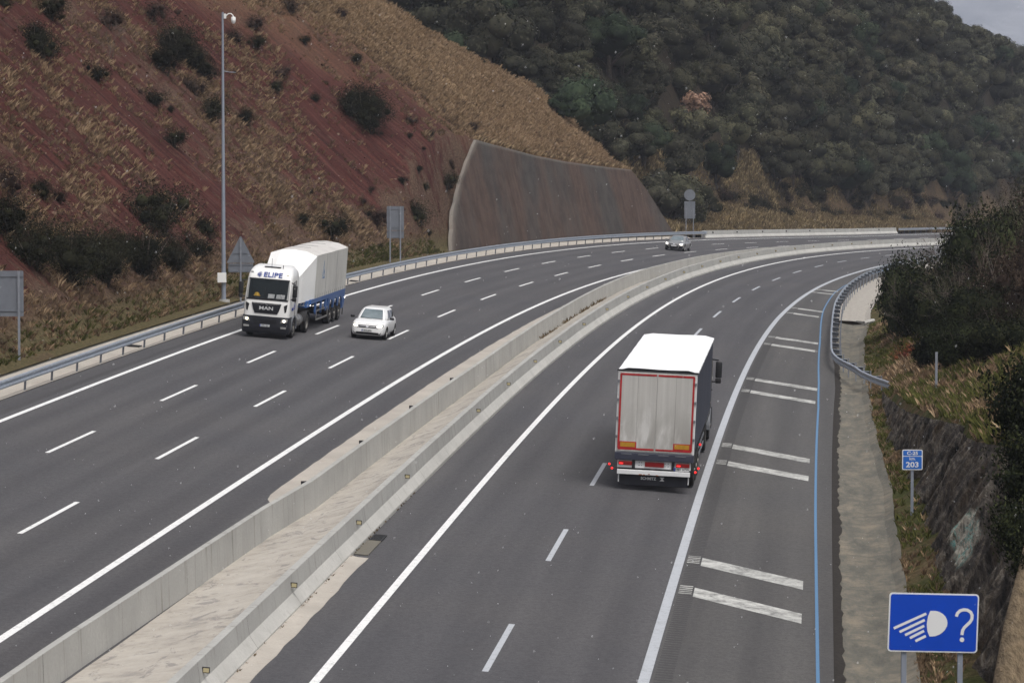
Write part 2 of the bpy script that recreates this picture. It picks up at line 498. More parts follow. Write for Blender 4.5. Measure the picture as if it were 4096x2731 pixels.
# left cut: red rock streaks down the fall line, tan grass patches; attributes carry the zones
q = NM('red cut slope', 0.97, 0, 0.15)
uv = q.n('ShaderNodeUVMap'); uv.uv_map = 'road'      # u = down the fall line, v = along the road
def uvn(scale, ns, detail=5, rough=0.6, dist=0.0):
    mp = q.n('ShaderNodeMapping'); mp.inputs['Scale'].default_value = scale; q.l(uv.outputs[0], mp.inputs[0])
    return q.noise(ns, detail, mp.outputs[0], rough, dist)
streak = uvn((0.10, 2.2, 1), 1.0, 6, 0.7, 0.3)
streak2 = uvn((0.35, 5.0, 1), 1.0, 4, 0.7)
blot = uvn((0.22, 0.16, 1), 1.0, 5, 0.65, 0.6)
fine = q.noise(7, 6, q.coord(), 0.75)
red = q.ramp(streak, [(0.33, (0.030, 0.010, 0.009)), (0.5, (0.076, 0.023, 0.019)), (0.66, (0.130, 0.048, 0.038))])
red = q.mix(q.ramp(streak2, [(0.55, (0, 0, 0)), (0.72, (0.5, 0.5, 0.5))]), red, (0.19, 0.125, 0.095))
brown = q.ramp(fine, [(0.3, (0.045, 0.026, 0.019)), (0.5, (0.110, 0.066, 0.046)), (0.7, (0.22, 0.155, 0.10))])
zone = q.attr('zone')
sep = q.n('ShaderNodeSeparateColor'); q.l(zone.outputs['Color'], sep.inputs[0])
mid_ = uvn((0.5, 0.9, 1), 1.0, 6, 0.75)
g = q.math('ADD', sep.outputs[0], q.math('ADD', q.math('MULTIPLY', q.math('SUBTRACT', blot, 0.5), 1.1), q.math('MULTIPLY', q.math('SUBTRACT', mid_, 0.5), 1.6)))
c = q.mix(q.ramp(g, [(0.38, (0, 0, 0)), (0.60, (1, 1, 1))]), red, brown)
tan = q.ramp(fine, [(0.28, (0.10, 0.066, 0.038)), (0.5, (0.27, 0.185, 0.105)), (0.7, (0.42, 0.30, 0.18))])
c = q.mix(q.ramp(fine, [(0.34, (0.7, 0.7, 0.7)), (0.5, (0, 0, 0))]), c, q.mix(1.0, c, (0.42, 0.40, 0.40), 'MULTIPLY'))
c = q.mix(sep.outputs[1], c, tan)
verge = q.ramp(fine, [(0.3, (0.045, 0.045, 0.018)), (0.5, (0.115, 0.095, 0.045)), (0.7, (0.20, 0.15, 0.085))])
c = q.mix(sep.outputs[2], c, verge)
c = q.mix(q.ramp(fine, [(0.30, (0.75, 0.75, 0.75)), (0.5, (0, 0, 0))]), c, q.mix(1.0, c, (0.5, 0.46, 0.45), 'MULTIPLY'))
q.col(c)
hh = q.math('ADD', q.math('MULTIPLY', fine, 0.5), q.math('MULTIPLY', streak, 0.8))
q.bump(hh, 0.9, 0.35); M['slope'] = q.m

q = NM('right bank soil and grass', 0.97, 0, 0.15)
fine = q.noise(5, 6, q.coord(), 0.75); big = q.noise(0.35, 5, q.coord(), 0.65)
c1 = q.ramp(fine, [(0.28, (0.055, 0.038, 0.018)), (0.5, (0.15, 0.105, 0.055)), (0.7, (0.26, 0.19, 0.115))])
c2 = q.ramp(fine, [(0.28, (0.03, 0.035, 0.010)), (0.55, (0.085, 0.095, 0.028)), (0.75, (0.13, 0.14, 0.05))])
q.col(q.mix(q.ramp(big, [(0.42, (0, 0, 0)), (0.58, (1, 1, 1))]), c1, c2)); q.bump(fine, 1.0, 0.25); M['bank'] = q.m
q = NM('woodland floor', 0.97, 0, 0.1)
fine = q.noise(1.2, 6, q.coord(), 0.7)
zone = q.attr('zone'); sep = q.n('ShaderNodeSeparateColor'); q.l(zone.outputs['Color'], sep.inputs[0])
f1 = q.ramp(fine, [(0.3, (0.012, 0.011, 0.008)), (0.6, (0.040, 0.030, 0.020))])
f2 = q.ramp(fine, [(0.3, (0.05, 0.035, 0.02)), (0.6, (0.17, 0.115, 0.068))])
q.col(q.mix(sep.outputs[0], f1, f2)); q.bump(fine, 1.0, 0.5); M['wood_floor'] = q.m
q = NM('haze-tinted far mountain', 1.0, 0, 0.05)  # distance haze put into the pale blue-grey surface colour
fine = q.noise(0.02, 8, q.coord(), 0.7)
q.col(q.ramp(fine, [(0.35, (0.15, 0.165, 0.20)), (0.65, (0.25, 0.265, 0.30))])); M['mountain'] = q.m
M['ground'] = simple('valley soil', (0.09, 0.075, 0.05), 0.95, var=0.3, sc=0.1)

# sprayed-concrete face, rust brown with dark and white run marks
q = NM('stained sprayed concrete', 0.92, 0, 0.2)
uv = q.n('ShaderNodeUVMap'); uv.uv_map = 'road'      # u = up the face, v = along
def wn(scale, ns, detail=5, rough=0.6, dist=0.0):
    mp = q.n('ShaderNodeMapping'); mp.inputs['Scale'].default_value = scale; q.l(uv.outputs[0], mp.inputs[0])
    return q.noise(ns, detail, mp.outputs[0], rough, dist)
a = wn((0.05, 0.09, 1), 1.0, 4, 0.55); b = wn((0.10, 1.3, 1), 1.0, 6, 0.72, 0.2); f = q.noise(6, 5, q.coord(), 0.8)
w1 = wn((0.22, 1.9, 1), 1.0, 5, 0.75, 0.5)
c = q.ramp(b, [(0.28, (0.072, 0.047, 0.038)), (0.5, (0.094, 0.063, 0.051)), (0.74, (0.122, 0.088, 0.071))])
c = q.mix(q.ramp(a, [(0.46, (0, 0, 0)), (0.62, (0.9, 0.9, 0.9))]), c, (0.072, 0.066, 0.062))
m2 = q.noise(0.45, 5, q.coord(), 0.7)
c = q.mix(q.ramp(m2, [(0.40, (0.8, 0.8, 0.8)), (0.56, (0, 0, 0))]), c, q.mix(1.0, c, (0.62, 0.62, 0.64), 'MULTIPLY'))
c = q.mix(q.ramp(w1, [(0.68, (0, 0, 0)), (0.76, (0.55, 0.55, 0.55))]), c, (0.27, 0.25, 0.23))
c = q.mix(q.ramp(f, [(0.33, (0.6, 0.6, 0.6)), (0.5, (0, 0, 0))]), c, q.mix(1.0, c, (0.66, 0.64, 0.62), 'MULTIPLY'))
at = q.attr('edge'); c = q.mix(at.outputs['Fac'], c, (0.36, 0.34, 0.30))
q.col(c); q.bump(f, 0.6, 0.08); M['shotcrete'] = q.m

q = NM('dark slaty rock face', 0.93, 0, 0.25)
cz = q.coord('Object', (2.2, 0.30, 0.30), (0.0, 0.55, 0.35)); a = q.noise(2.6, 6, cz, 0.7, 0.4); b = q.noise(1.0, 5, q.coord(), 0.6)
c = q.ramp(a, [(0.36, (0.018, 0.016, 0.015)), (0.49, (0.070, 0.060, 0.052)), (0.60, (0.18, 0.155, 0.125)), (0.68, (0.34, 0.31, 0.26))])
c = q.mix(q.ramp(b, [(0.5, (0, 0, 0)), (0.7, (0.7, 0.7, 0.7))]), c, (0.105, 0.075, 0.048))
ROCKQ = (q, c, a)
cz = q.coord('Object', (1.2, 0.45, 0.9), (0.3, 0.5, 0)); a2 = q.noise(3.0, 5, cz, 0.7, 0.9); b2 = q.noise(3.6, 4, cz, 0.7, 0.8)
g_ = q.ramp(a2, [(0.40, (0.14, 0.13, 0.10)), (0.47, (0.42, 0.40, 0.34)), (0.58, (0.54, 0.50, 0.42))])
g_ = q.mix(q.ramp(b2, [(0.53, (0, 0, 0)), (0.57, (1, 1, 1)), (0.62, (0, 0, 0))]), g_, (0.16, 0.42, 0.39))
gm = q.attr('paint'); q.col(q.mix(q.math('MULTIPLY', gm.outputs['Fac'], q.ramp(a, [(0.34, (0.45, 0.45, 0.45)), (0.44, (1, 1, 1))])), c, g_))
q.bump(a, 1.0, 0.3); M['rock'] = q.m

M['galv'] = simple('galvanised steel', (0.50, 0.54, 0.60), 0.42, 0.75, 0.5, 0.12, 6)
M['galv_post'] = simple('galvanised post', (0.23, 0.245, 0.28), 0.6, 0.3, 0.4, 0.12, 6)
M['sign_back'] = simple('bare aluminium sign back', (0.17, 0.185, 0.215), 0.6, 0.3, 0.4, 0.10, 2)
M['pole'] = simple('grey painted pole', (0.27, 0.30, 0.36), 0.5, 0.3, 0.4, 0.05)
M['white'] = simple('white plastic', (0.78, 0.78, 0.77), 0.45)
M['black'] = simple('black plastic', (0.015, 0.015, 0.017), 0.5)
M['iron'] = simple('dark grating iron', (0.03, 0.03, 0.032), 0.7)
M['amber'] = simple('yellow reflector', (0.46, 0.40, 0.24), 0.4)
M['signblue'] = simple('sign blue', (0.004, 0.055, 0.45), 0.35, 0, 0.5, 0.04, 3)
M['signblue2'] = simple('faded sign blue', (0.018, 0.13, 0.50), 0.4, 0, 0.5, 0.06, 3)
M['signwhite'] = simple('sign white', (0.70, 0.71, 0.72), 0.4)
M['moss'] = simple('yellow moss', (0.15, 0.12, 0.03), 0.95, var=0.4, sc=5, bump=0.5)

# ------------------------------------------------------------------ sweeps along the road
def road_strip(name, s, tl, mat, right=False, h=0.0, mi=None, uv=True, zfun=None):
    """sheet: s (n,), tl list of lateral offsets (each scalar or (n,)), h list or scalar"""
    s = np.asarray(s, float); k = len(tl)
    hs_ = h if isinstance(h, (list, tuple)) else [h] * k
    V = np.stack([P(s, np.broadcast_to(np.asarray(t, float), s.shape), 0, right) +
                  np.stack([0 * s, 0 * s, np.broadcast_to(np.asarray(hh, float), s.shape)], -1) for t, hh in zip(tl, hs_)], 1)
    F = grid_faces(len(s), k)
    mats = mat if isinstance(mat, (list, tuple)) else [mat]
    m_i = None
    if mi is not None: m_i = np.tile(np.asarray(mi), len(s) - 1)
    me = mesh_np(name, V.reshape(-1, 3), F[:, ::-1] if True else F, mats, False, m_i)
    if uv: set_uv(me, np.stack([np.broadcast_to(np.asarray(t, float), s.shape) for t in tl], 1).ravel(), np.repeat(s, k))
    return me

def set_uv(me, u, v):
    l = me.uv_layers.new(name='road')
    idx = np.empty(len(me.loops), np.int32); me.loops.foreach_get('vertex_index', idx)
    l.data.foreach_set('uv', np.stack([u[idx], v[idx]], 1).astype(np.float32).ravel())

def up(me):
    """make every face of a sheet look upwards"""
    bm = bmesh.new(); bm.from_mesh(me)
    fl = [f for f in bm.faces if f.normal.z < 0]
    bmesh.ops.reverse_faces(bm, faces=fl); bm.to_mesh(me); bm.free(); return me

SR = np.concatenate([np.arange(-60, 300, 2.0), np.arange(300, 640, 5.0)])
# ground sheet and far mountain
g = MB().poly([(-5000, -3000, -8.5), (5000, -3000, -8.5), (5000, 6000, -8.5), (-5000, 6000, -8.5)], M['ground']).build('ground', fix=False)
tag(g, 'brown valley ground below the road and hills', kind='structure')
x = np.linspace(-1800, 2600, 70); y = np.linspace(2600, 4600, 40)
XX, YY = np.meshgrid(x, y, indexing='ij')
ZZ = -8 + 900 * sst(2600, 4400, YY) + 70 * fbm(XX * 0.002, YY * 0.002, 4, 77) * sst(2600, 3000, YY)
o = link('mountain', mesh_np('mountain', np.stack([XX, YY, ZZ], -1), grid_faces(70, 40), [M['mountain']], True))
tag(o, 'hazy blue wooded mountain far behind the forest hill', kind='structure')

# carriageways
o = link('road_left', up(road_strip('road_left', SR, [-1.62, 0.0, 3.5, 7.0, 10.5, 11.9, 13.3], M['asphalt'])))
tag(o, 'dark asphalt left carriageway with three lanes', kind='structure')
o = link('road_right', up(road_strip('road_right', SR, [-1.78, 0.0, 3.5, 7.3], M['asphalt'], True)))
tag(o, 'dark asphalt right carriageway with two lanes', kind='structure')
o = link('shoulder_right', up(road_strip('shoulder_right', SR, [7.3, 9.0, asph_edge(SR)], M['asphalt_side'], True)))
tag(o, 'greyer asphalt shoulder of the right carriageway', kind='structure')

# painted lines
def line(s, t, w, right=False, h=0.006):
    return road_strip('line', s, [np.asarray(t) - w / 2, np.asarray(t) + w / 2], M['paint'], right, h, uv=False)
def join(name, meshes, mat):
    V = []; F = []; n = 0
    for me in meshes:
        v = np.empty(len(me.vertices) * 3, np.float32); me.vertices.foreach_get('co', v)
        f = np.empty(len(me.loops), np.int32); me.loops.foreach_get('vertex_index', f)
        V.append(v.reshape(-1, 3)); F.append(f.reshape(-1, 4) + n); n += len(me.vertices); bpy.data.meshes.remove(me)
    return link(name, up(mesh_np(name, np.concatenate(V), np.concatenate(F), [mat])))
def T_RR(s): return np.interp(s, [0, 150, 187, 222, 260], [7.13, 7.13, 7.25, 7.45, 7.4])
o = join('edge_line', [line(SR, 0.0, 0.21), line(SR, 10.5, 0.22), line(SR, 0.0, 0.21, True)], M['paint'])
tag(o, 'solid white edge lines of both carriageways', kind='structure')
o = join('edge_line', [line(SR, T_RR(SR), 0.26, True)], M['paint_r'])
tag(o, 'greyer solid line along the right shoulder', kind='structure')
dl = []
for n in range(-7, 26):
    for t, ph in ((3.5, 61.44), (7.0, 45.21)):
        s0 = ph + 17.0 * n; dl.append(line(np.linspace(s0, s0 + 6.43, 5), t, 0.15))
o = join('lane_dashes', dl, M['paint']); tag(o, 'white lane dashes of the left carriageway', kind='structure')
dl = []
for n in range(-5, 26):
    s0 = 32.77 + 16.18 * n; dl.append(line(np.linspace(s0, s0 + 6.12, 5), 3.5, 0.15, True))
o = join('lane_dashes', dl, M['paint_r']); tag(o, 'lane dashes of the right carriageway', kind='structure')
def T_BL(s): return np.interp(s, [0, 34, 63, 96, 108, 133, 141, 161, 184, 197, 300], [11.2, 11.13, 10.97, 10.84, 10.7, 10.22, 10.0, 9.37, 8.86, 8.78, 8.8])
o = join('blue_line', [line(SR, T_BL(SR), 0.085, True)], M['paint_blue']); tag(o, 'thin blue painted line along the right shoulder', kind='structure')
bars = []
def skew(sa, sb, w, ta=7.75, tb=10.68):
    u = np.linspace(0, 1, 6); t = ta + (tb - ta) * u; s = sa + (sb - sa) * u
    V = np.stack([P(s - w / 2, t, 0.007, True), P(s + w / 2, t, 0.007, True)], 1)
    return mesh_np('bar', V, grid_faces(6, 2))
for sa, sb, w in [(51.1, 48.5, 1.45), (45.85, 43.2, 1.45), (79.3, 76.7, 1.35), (74.0, 71.6, 1.35), (106.9, 104.4, 1.3), (100.9, 98.3, 1.3),
                  (133.7, 131.7, 1.3), (128.3, 126.3, 1.3), (161.1, 159.7, 1.2), (155.7, 154.2, 1.2), (186.7, 186.2, 1.1), (182.3, 181.8, 1.1), (24.0, 21.4, 1.45), (18.8, 16.2, 1.45)]:
    tb = 10.68 if sa < 110 else (10.15 if sa < 140 else (9.4 if sa < 170 else 8.97))
    bars.append(skew(sa, sb, w, 7.75, tb))
    for k in range(5): bars.append(line(np.array([sa + 0.35 - w / 2 + k * w / 5, sa + 0.35 - w / 2 + k * w / 5 + 0.13]), 7.52, 0.36, True, 0.008))
o = join('cross_bars', bars, M['bars']); tag(o, 'pairs of worn white cross bars painted on the right shoulder', kind='structure')
# milled rumble strips: flat cross bars, milled tone and groove shade put into the colour
M['groove'] = simple('shaded milled groove asphalt', (0.060, 0.058, 0.060), 0.95, var=0.2, sc=20)
rs = []
for k in range(int(110 / 0.3)): rs.append(line(np.array([20 + k * 0.3, 20 + k * 0.3 + 0.14]), 7.56, 0.42, True, 0.004))
o = join('rumble_strip', rs, M['groove']); tag(o, 'milled rumble grooves beside the right edge line', kind='structure')
rs = []
for k in range(int(60 / 0.3)): rs.append(line(np.array([60 + k * 0.3, 60 + k * 0.3 + 0.13]), -0.62, 0.36, False, 0.004))
o = join('rumble_strip', rs, M['groove']); tag(o, 'milled rumble grooves beside the left edge line', kind='structure')

# concrete gutters
SG = np.concatenate([np.arange(-60, 303, 1.5)])
dg = 1.72 + 0.10 * vnoise(SG * 0.4, 0 * SG, 3)
o = link('gutter', up(road_strip('gutter', SG, [-1.60, -1.66, -2.2, -2.9, -3.55, -3.75], M['gutter'], False, [0.03, 0.05, -0.10, -0.12, 0.0, 0.06])))
tag(o, 'pale concrete gutter under the left guardrail', kind='structure')
s = np.arange(53.4, 186, 1.0); e0 = 11.85 + 0.05 * vnoise(s * 0.7, 0 * s, 4); e0[:4] = [12.95, 12.3, 12.0, 11.9]
o = link('gutter', up(road_strip('gutter', s, [e0, e0 + 0.35, 13.32], M['gutter'], False, [0.012, 0.02, 0.03])))
tag(o, 'pale concrete strip between left carriageway and median wall', kind='structure')
s = np.arange(-60, 47.2, 0.6); e = -1.32 + 0.07 * (vnoise(s * 0.8, 0 * s, 8) - 0.5)
o = link('gutter', up(road_strip('gutter', s, [-1.82, -1.62, -1.58, e], M['gutter'], True, [0.05, 0.015, 0.012, 0.01])))
tag(o, 'narrow pale concrete strip at the foot of the near median wall', kind='structure')

# drain channel on the right
s = np.arange(-60, 152.5, 0.75)
e = asph_edge(s) + 0.08 + 0.13 * (fbm(s * 0.9, 0 * s, 3, 41) + 0.3) * (s < 110)
do = drain_out(s) + 0.10 * fbm(s * 0.3, 0 * s + 5, 3, 42)
mid = (e + do) / 2
o = link('drain_channel', up(road_strip('drain_channel', s, [e, e + 0.25, mid, do - 0.3, do], M['drain'], True, [-0.09, -0.13, -0.20, -0.13, 0.02])))
tag(o, 'weathered concrete drain channel beside the right shoulder', kind='structure')
s = np.arange(152.5, 300, 1.5)
o = link('drain_channel', up(road_strip('drain_channel', s, [asph_edge(s) + 0.06, asph_edge(s) + 0.9, asph_edge(s) + 1.0, drain_out(s) - 0.25, drain_out(s) + 0.1], M['slab'], True, [0.0, 0.03, 0.03, -0.02, 0.10])))
tag(o, 'pale newer concrete slab continuing the drain channel', kind='structure')
# dark broken soil joint along the asphalt edge
s = np.arange(-60, 152, 0.6); w = 0.08 + 0.14 * vnoise(s * 2.2, 0 * s, 51) + 0.12 * np.clip(fbm(s * 0.15, 0 * s, 2, 52), 0, 1)
M['joint'] = simple('black soil joint', (0.022, 0.018, 0.015), 0.95, var=0.4, sc=8, bump=0.5)
o = link('soil_joint', up(road_strip('soil_joint', s, [asph_edge(s) - 0.03, asph_edge(s) + 0.03, asph_edge(s) + w + 0.08], M['joint'], True, [-0.004, -0.05, -0.085])))
tag(o, 'black soil joint between shoulder and drain channel', kind='structure')

# median fill
s = np.concatenate([np.arange(-60, 320, 2.0), np.arange(320, 600, 5)])
def BL_T(s):      # foot of the left median wall on its back (right-hand) side
    return np.interp(s, [-60, 27, 38, 45, 48, 54, 95, 130, 180, 230, 600], [12.6, 12.95, 13.2, 13.35, 13.42, 13.72, 13.9, 13.68, 13.1, 13.05, 13.05])
a = P(s, BL_T(s) - 0.02, 0.0); b = P(s, np.full(len(s), -2.24), 0.74, True)
V = np.stack([a, a * 0.66 + b * 0.34, a * 0.33 + b * 0.67, b], 1); V[:, 1:3, 2] += 0.03 * fbm(s * 0.3, 0 * s, 2, 3)[:, None] - 0.03
me = up(mesh_np('median', V, grid_faces(len(s), 4), [M['fill']], True))
o = link('median', me); tag(o, 'sandy concrete fill between the two median walls', kind='structure')

# left cut slope terrain
def attr_col(me, name, rgb):
    a = me.color_attributes.new(name, 'FLOAT_COLOR', 'POINT')
    c = np.concatenate([rgb, np.ones((len(rgb), 1))], 1).astype(np.float32); a.data.foreach_set('color', c.ravel())
sl = np.concatenate([np.arange(-60, 80, 2.0), np.arange(80, 310, 0.6), np.arange(310, 470, 4.0)])
dl_ = np.concatenate([[3.6, 3.75, 4.0, 4.4, 4.75, 4.9, 5.1], np.arange(5.4, 10, 0.35), np.arange(10, 30, 0.7), np.arange(30, 92, 2.5)])
SS_, DD_ = np.meshgrid(sl, dl_, indexing='ij')
V = pL(SS_, DD_)
me = mesh_np('cut_slope', V, grid_faces(*SS_.shape), [M['slope']], True)
me = up(me) if False else me
set_uv(me, (DD_ + np.clip(h_left(SS_, DD_, False), 0, 60)).ravel() * 0.75, SS_.ravel())
def zone_left(s, d):
    orange = sst(205, 240, s + 1.1 * (d - 8)) * sst(5.5, 8, d) + 0.45 * sst(300, 306, s)
    orange = np.clip(orange + 0.35 * fbm(s * 0.08, d * 0.08, 3, 61) * (orange > 0.05), 0, 1)
    red_bias = 0.40 + 0.36 * fbm(s * 0.035, d * 0.06 + 9, 3, 62) + 0.45 * (1 - sst(5.2, 9, d)) - 0.20 * sst(160, 200, s)
    vg = (1 - sst(4.9, 6.6, d)) * (0.5 + 0.5 * (fbm(s * 0.2, d * 0.5, 2, 63) > -0.3))
    vg = vg * (1 - sst(0.7, 1.8, h_left(s, d, False)))
    orange = orange * (1 - 0.9 * sst(0.15, 0.5, fbm(s * 0.07 + 2, d * 0.09, 3, 64)) * (s < 262))
    return np.clip(np.stack([red_bias, orange, np.clip(vg, 0, 1)], -1), 0, 1)
attr_col(me, 'zone', zone_left(SS_, DD_).reshape(-1, 3))
bm = bmesh.new(); bm.from_mesh(me); bmesh.ops.recalc_face_normals(bm, faces=bm.faces[:])
if sum(f.normal.z for f in bm.faces) < 0: bmesh.ops.reverse_faces(bm, faces=bm.faces[:])
bm.to_mesh(me); bm.free()
o = link('cut_slope', me); tag(o, 'steep red rock cut slope patched with dry grass left of the motorway', kind='structure')

# right bank terrain
sr_ = np.concatenate([np.arange(-60, 120, 1.0), np.arange(120, 330, 3.0)])
q0 = np.concatenate([np.linspace(0, 1.6, 7), np.arange(1.9, 6, 0.3), np.arange(6, 16, 0.7), np.arange(16, 90, 4)])
SS_, QQ_ = np.meshgrid(sr_, q0, indexing='ij'); TT_ = drain_out(SS_) + QQ_ + 0.02
me = mesh_np('right_bank', pR(SS_, TT_), grid_faces(*SS_.shape), [M['bank']], True)
bm = bmesh.new(); bm.from_mesh(me)
if sum(f.normal.z for f in bm.faces) < 0: bmesh.ops.reverse_faces(bm, faces=bm.faces[:])
bm.to_mesh(me); bm.free()
o = link('right_bank', me); tag(o, 'grassy brown bank right of the motorway', kind='structure')

# forest hill terrain
x = np.concatenate([np.arange(-200, -60, 14), np.arange(-60, 180, 4), np.arange(180, 420, 16)]); y = np.concatenate([np.arange(255, 640, 4), np.arange(640, 1000, 18)])
XX, YY = np.meshgrid(x, y, indexing='ij'); ZZ = h_hill(XX, YY)
me = mesh_np('forest_hill', np.stack([XX, YY, ZZ], -1), grid_faces(*XX.shape), [M['wood_floor']], True)
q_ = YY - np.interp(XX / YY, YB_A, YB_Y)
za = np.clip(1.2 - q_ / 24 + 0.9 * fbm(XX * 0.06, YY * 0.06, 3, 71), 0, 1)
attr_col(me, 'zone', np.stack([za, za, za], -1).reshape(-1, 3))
o = link('forest_hill', me); tag(o, 'wooded hillside rising beyond the bend', kind='structure')

# ------------------------------------------------------------------ median walls and barriers
def sweep(name, s, prof, mats, mi, right=False, tfun=None, parent=None, jit=0.0, ends=True):
    """prof: [(dt, h)] closed outline; dt added to tfun(s)"""
    s = np.asarray(s, float); k = len(prof); t0 = tfun(s)
    V = np.stack([P(s, t0 + a, 0, right) for a, b in prof], 1)
    # height measured from the wall's own foot so that banking does not shear it
    zb = P(s, t0, 0, right)[:, 2]
    for j, (a, b) in enumerate(prof):
        V[:, j, 2] = zb + b + (jit * fbm(s * 0.07, 0 * s + 2, 2, 13) if jit and b > 0.3 else 0)
    n = len(s); F = []; MI = []
    for j in range(k):
        i = np.arange(n - 1); a = i * k + j; b = i * k + (j + 1) % k
        F.append(np.stack([a, b, b + k, a + k], 1)); MI.append(np.full(n - 1, mi[j]))
    me = mesh_np(name, V.reshape(-1, 3), np.concatenate(F), mats, False, np.concatenate(MI))
    bm = bmesh.new(); bm.from_mesh(me)
    bm.verts.ensure_lookup_table()
    if ends:
        for base in (0, (n - 1) * k):
            try: bm.faces.new([bm.verts[base + j] for j in range(k)])
            except ValueError: pass
    bmesh.ops.recalc_face_normals(bm, faces=bm.faces[:]); bm.to_mesh(me); bm.free()
    return link(name, me, parent)

CC = [M['concrete'], M['concrete_low']]
sw = np.concatenate([np.arange(-60, 44, 2), np.arange(44, 58, 0.7), np.arange(58, 300, 2), np.arange(300, 600, 5)])
lw = sweep('median_wall', sw, [(0, -0.05), (-0.03, 0.87), (-0.20, 0.87), (-0.26, 0.34), (-0.50, 0.10), (-0.50, -0.05)], CC, [0, 0, 0, 0, 0, 0], False, BL_T, jit=0.02)
tag(lw, 'long grey concrete median wall beside the left carriageway, flat back towards the median fill', 'barrier')
rw = sweep('median_wall', sw, [(0.0, -0.05), (0.0, 0.09), (-0.20, 0.38), (-0.26, 0.83), (-0.46, 0.83), (-0.52, 0.3), (-0.52, -0.05)], CC, [1, 1, 0, 0, 0, 0, 0], True,
           lambda s: np.full(len(s), -1.80) + 0.0 * s, jit=0.02)
tag(rw, 'long pale concrete median wall with sloping foot and yellow reflectors, beside the right carriageway', 'barrier')
def T_FB(s): return np.interp(s, [300, 303, 330, 360, 400, 640], [-1.9, -1.4, -1.6, -1.85, -1.75, -1.7])
fb = sweep('roadside_barrier', np.concatenate([np.arange(302.5, 412, 2.5), [412.0]]), [(0, -0.05), (0, 0.08), (-0.2, 0.36), (-0.26, 0.84), (-0.46, 0.84), (-0.5, -0.05)], CC, [1, 1, 0, 0, 0, 0], False, T_FB)
tag(fb, 'far pale concrete barrier curving along the outer edge of the bend', 'barrier')

def road_matrix(s, t, right=False, back=False, h=0.0):
    """matrix whose y axis looks along the road (or against it), x to the right, z off the surface"""
    p = Vector(P(s, t, h, right)); a = Vector(P(s + 1, t, h, right)) - Vector(P(s - 1, t, h, right)); a.normalize()
    b = Vector(P(s, t + 0.5, h, right)) - Vector(P(s, t - 0.5, h, right))
    if back: a = -a; b = -b
    z = b.cross(a).normalized(); x = a.cross(z).normalized()
    m = Matrix((x, a, z)).transposed().to_4x4(); m.translation = p
    return m

def up_matrix(p, yaw):
    return Matrix.Translation(Vector(p)) @ Matrix.Rotation(yaw, 4, 'Z')

# joints and reflectors on the walls
def reflector(parent, s, t, right, h, face=-1, lens=True, side=1):
    m = road_matrix(s, t, right); m.translation = Vector(P(s, t, h, right))
    b = MB(); b.box((0.075 * side, 0, 0), (0.17, 0.05, 0.13), M['black'], 0.008)
    o = b.build('reflector', parent); o.matrix_world = m
    if lens:
        l = MB().box((0.085 * side, 0.030 * face, 0), (0.125, 0.014, 0.09), M['amber']).build('lens', o)
    return o
for s_ in [27.5, 38.5, 49.3, 59.5, 79.3, 90.0, 100.9, 112.3, 124.5, 137.2, 149.6, 161.3, 172.8, 184.6, 196.2, 207.8, 219.3, 230.9, 242.4, 254.1, 265.4, 276.5, 288.0, 299.5]:
    reflector(rw, s_, -2.03, True, 0.58)
for s_ in [53.8, 64.6, 76.2, 87.6]:
    reflector(lw, s_, BL_T(s_) - 0.23, False, 0.80, 1, False, -1)
for s_ in [306.5, 319, 332.5, 345.4, 358.6, 372.8, 386.1, 399.9]:
    reflector(fb, s_, T_FB(s_) - 0.24, False, 0.60, 1, False, 1)
M['crack'] = simple('dark joint grime', (0.10, 0.095, 0.085), 0.95)
def wall_joint(parent, s, tf, prof, right, w=0.018):
    vs = []
    for ds in (-w / 2, w / 2):
        zb = P(s + ds, tf, 0, right)[2]
        for a, b in prof:
            p = P(s + ds, tf + a, 0, right); p[2] = zb + b; vs.append(tuple(p))
    k = len(prof); o = MB().add(vs, [(i, i + 1, k + i + 1, k + i) for i in range(k - 1)], M['crack']).build('joint', parent)
for s_ in list(np.arange(21.0, 200, 6.0)):
    wall_joint(rw, s_ + RNG.uniform(-.4, .4), -1.80, [(0.004, 0.0), (0.004, 0.09), (-0.196, 0.384), (-0.255, 0.834)], True, 0.014 + 0.006 * RNG.random())
for s_ in list(np.arange(26.0, 170, 6.0)):
    u = s_ + RNG.uniform(-.6, .6); wall_joint(lw, u, float(BL_T(u)), [(0.004, 0.0), (-0.026, 0.875)], False, 0.012 + 0.012 * RNG.random())

# ------------------------------------------------------------------ guardrails
W_PROF = [(0.00, 0.75), (0.075, 0.735), (0.085, 0.70), (0.085, 0.665), (0.015, 0.60), (0.015, 0.585), (0.085, 0.52), (0.085, 0.485), (0.075, 0.45), (0.0, 0.435)]
def w_rail(name, parent, s, tfun, side, right, zoff=0.0):
    prof = [(side * a, b) for a, b in W_PROF] + [(side * (a - 0.012), b) for a, b in W_PROF[::-1]]
    s = np.asarray(s, float); k = len(prof); t0 = tfun(s)
    V = np.stack([P(s, t0 + a, 0, right) + np.array([0, 0, b + zoff]) for a, b in prof], 1)
    F = []
    for j in range(k):
        i = np.arange(len(s) - 1); a = i * k + j; b = i * k + (j + 1) % k; F.append(np.stack([a, b, b + k, a + k], 1))
    me = mesh_np(name, V.reshape(-1, 3), np.concatenate(F), [M['galv']])
    bm = bmesh.new(); bm.from_mesh(me); bmesh.ops.recalc_face_normals(bm, faces=bm.faces[:]); bm.to_mesh(me); bm.free()
    return link(name, me, parent)

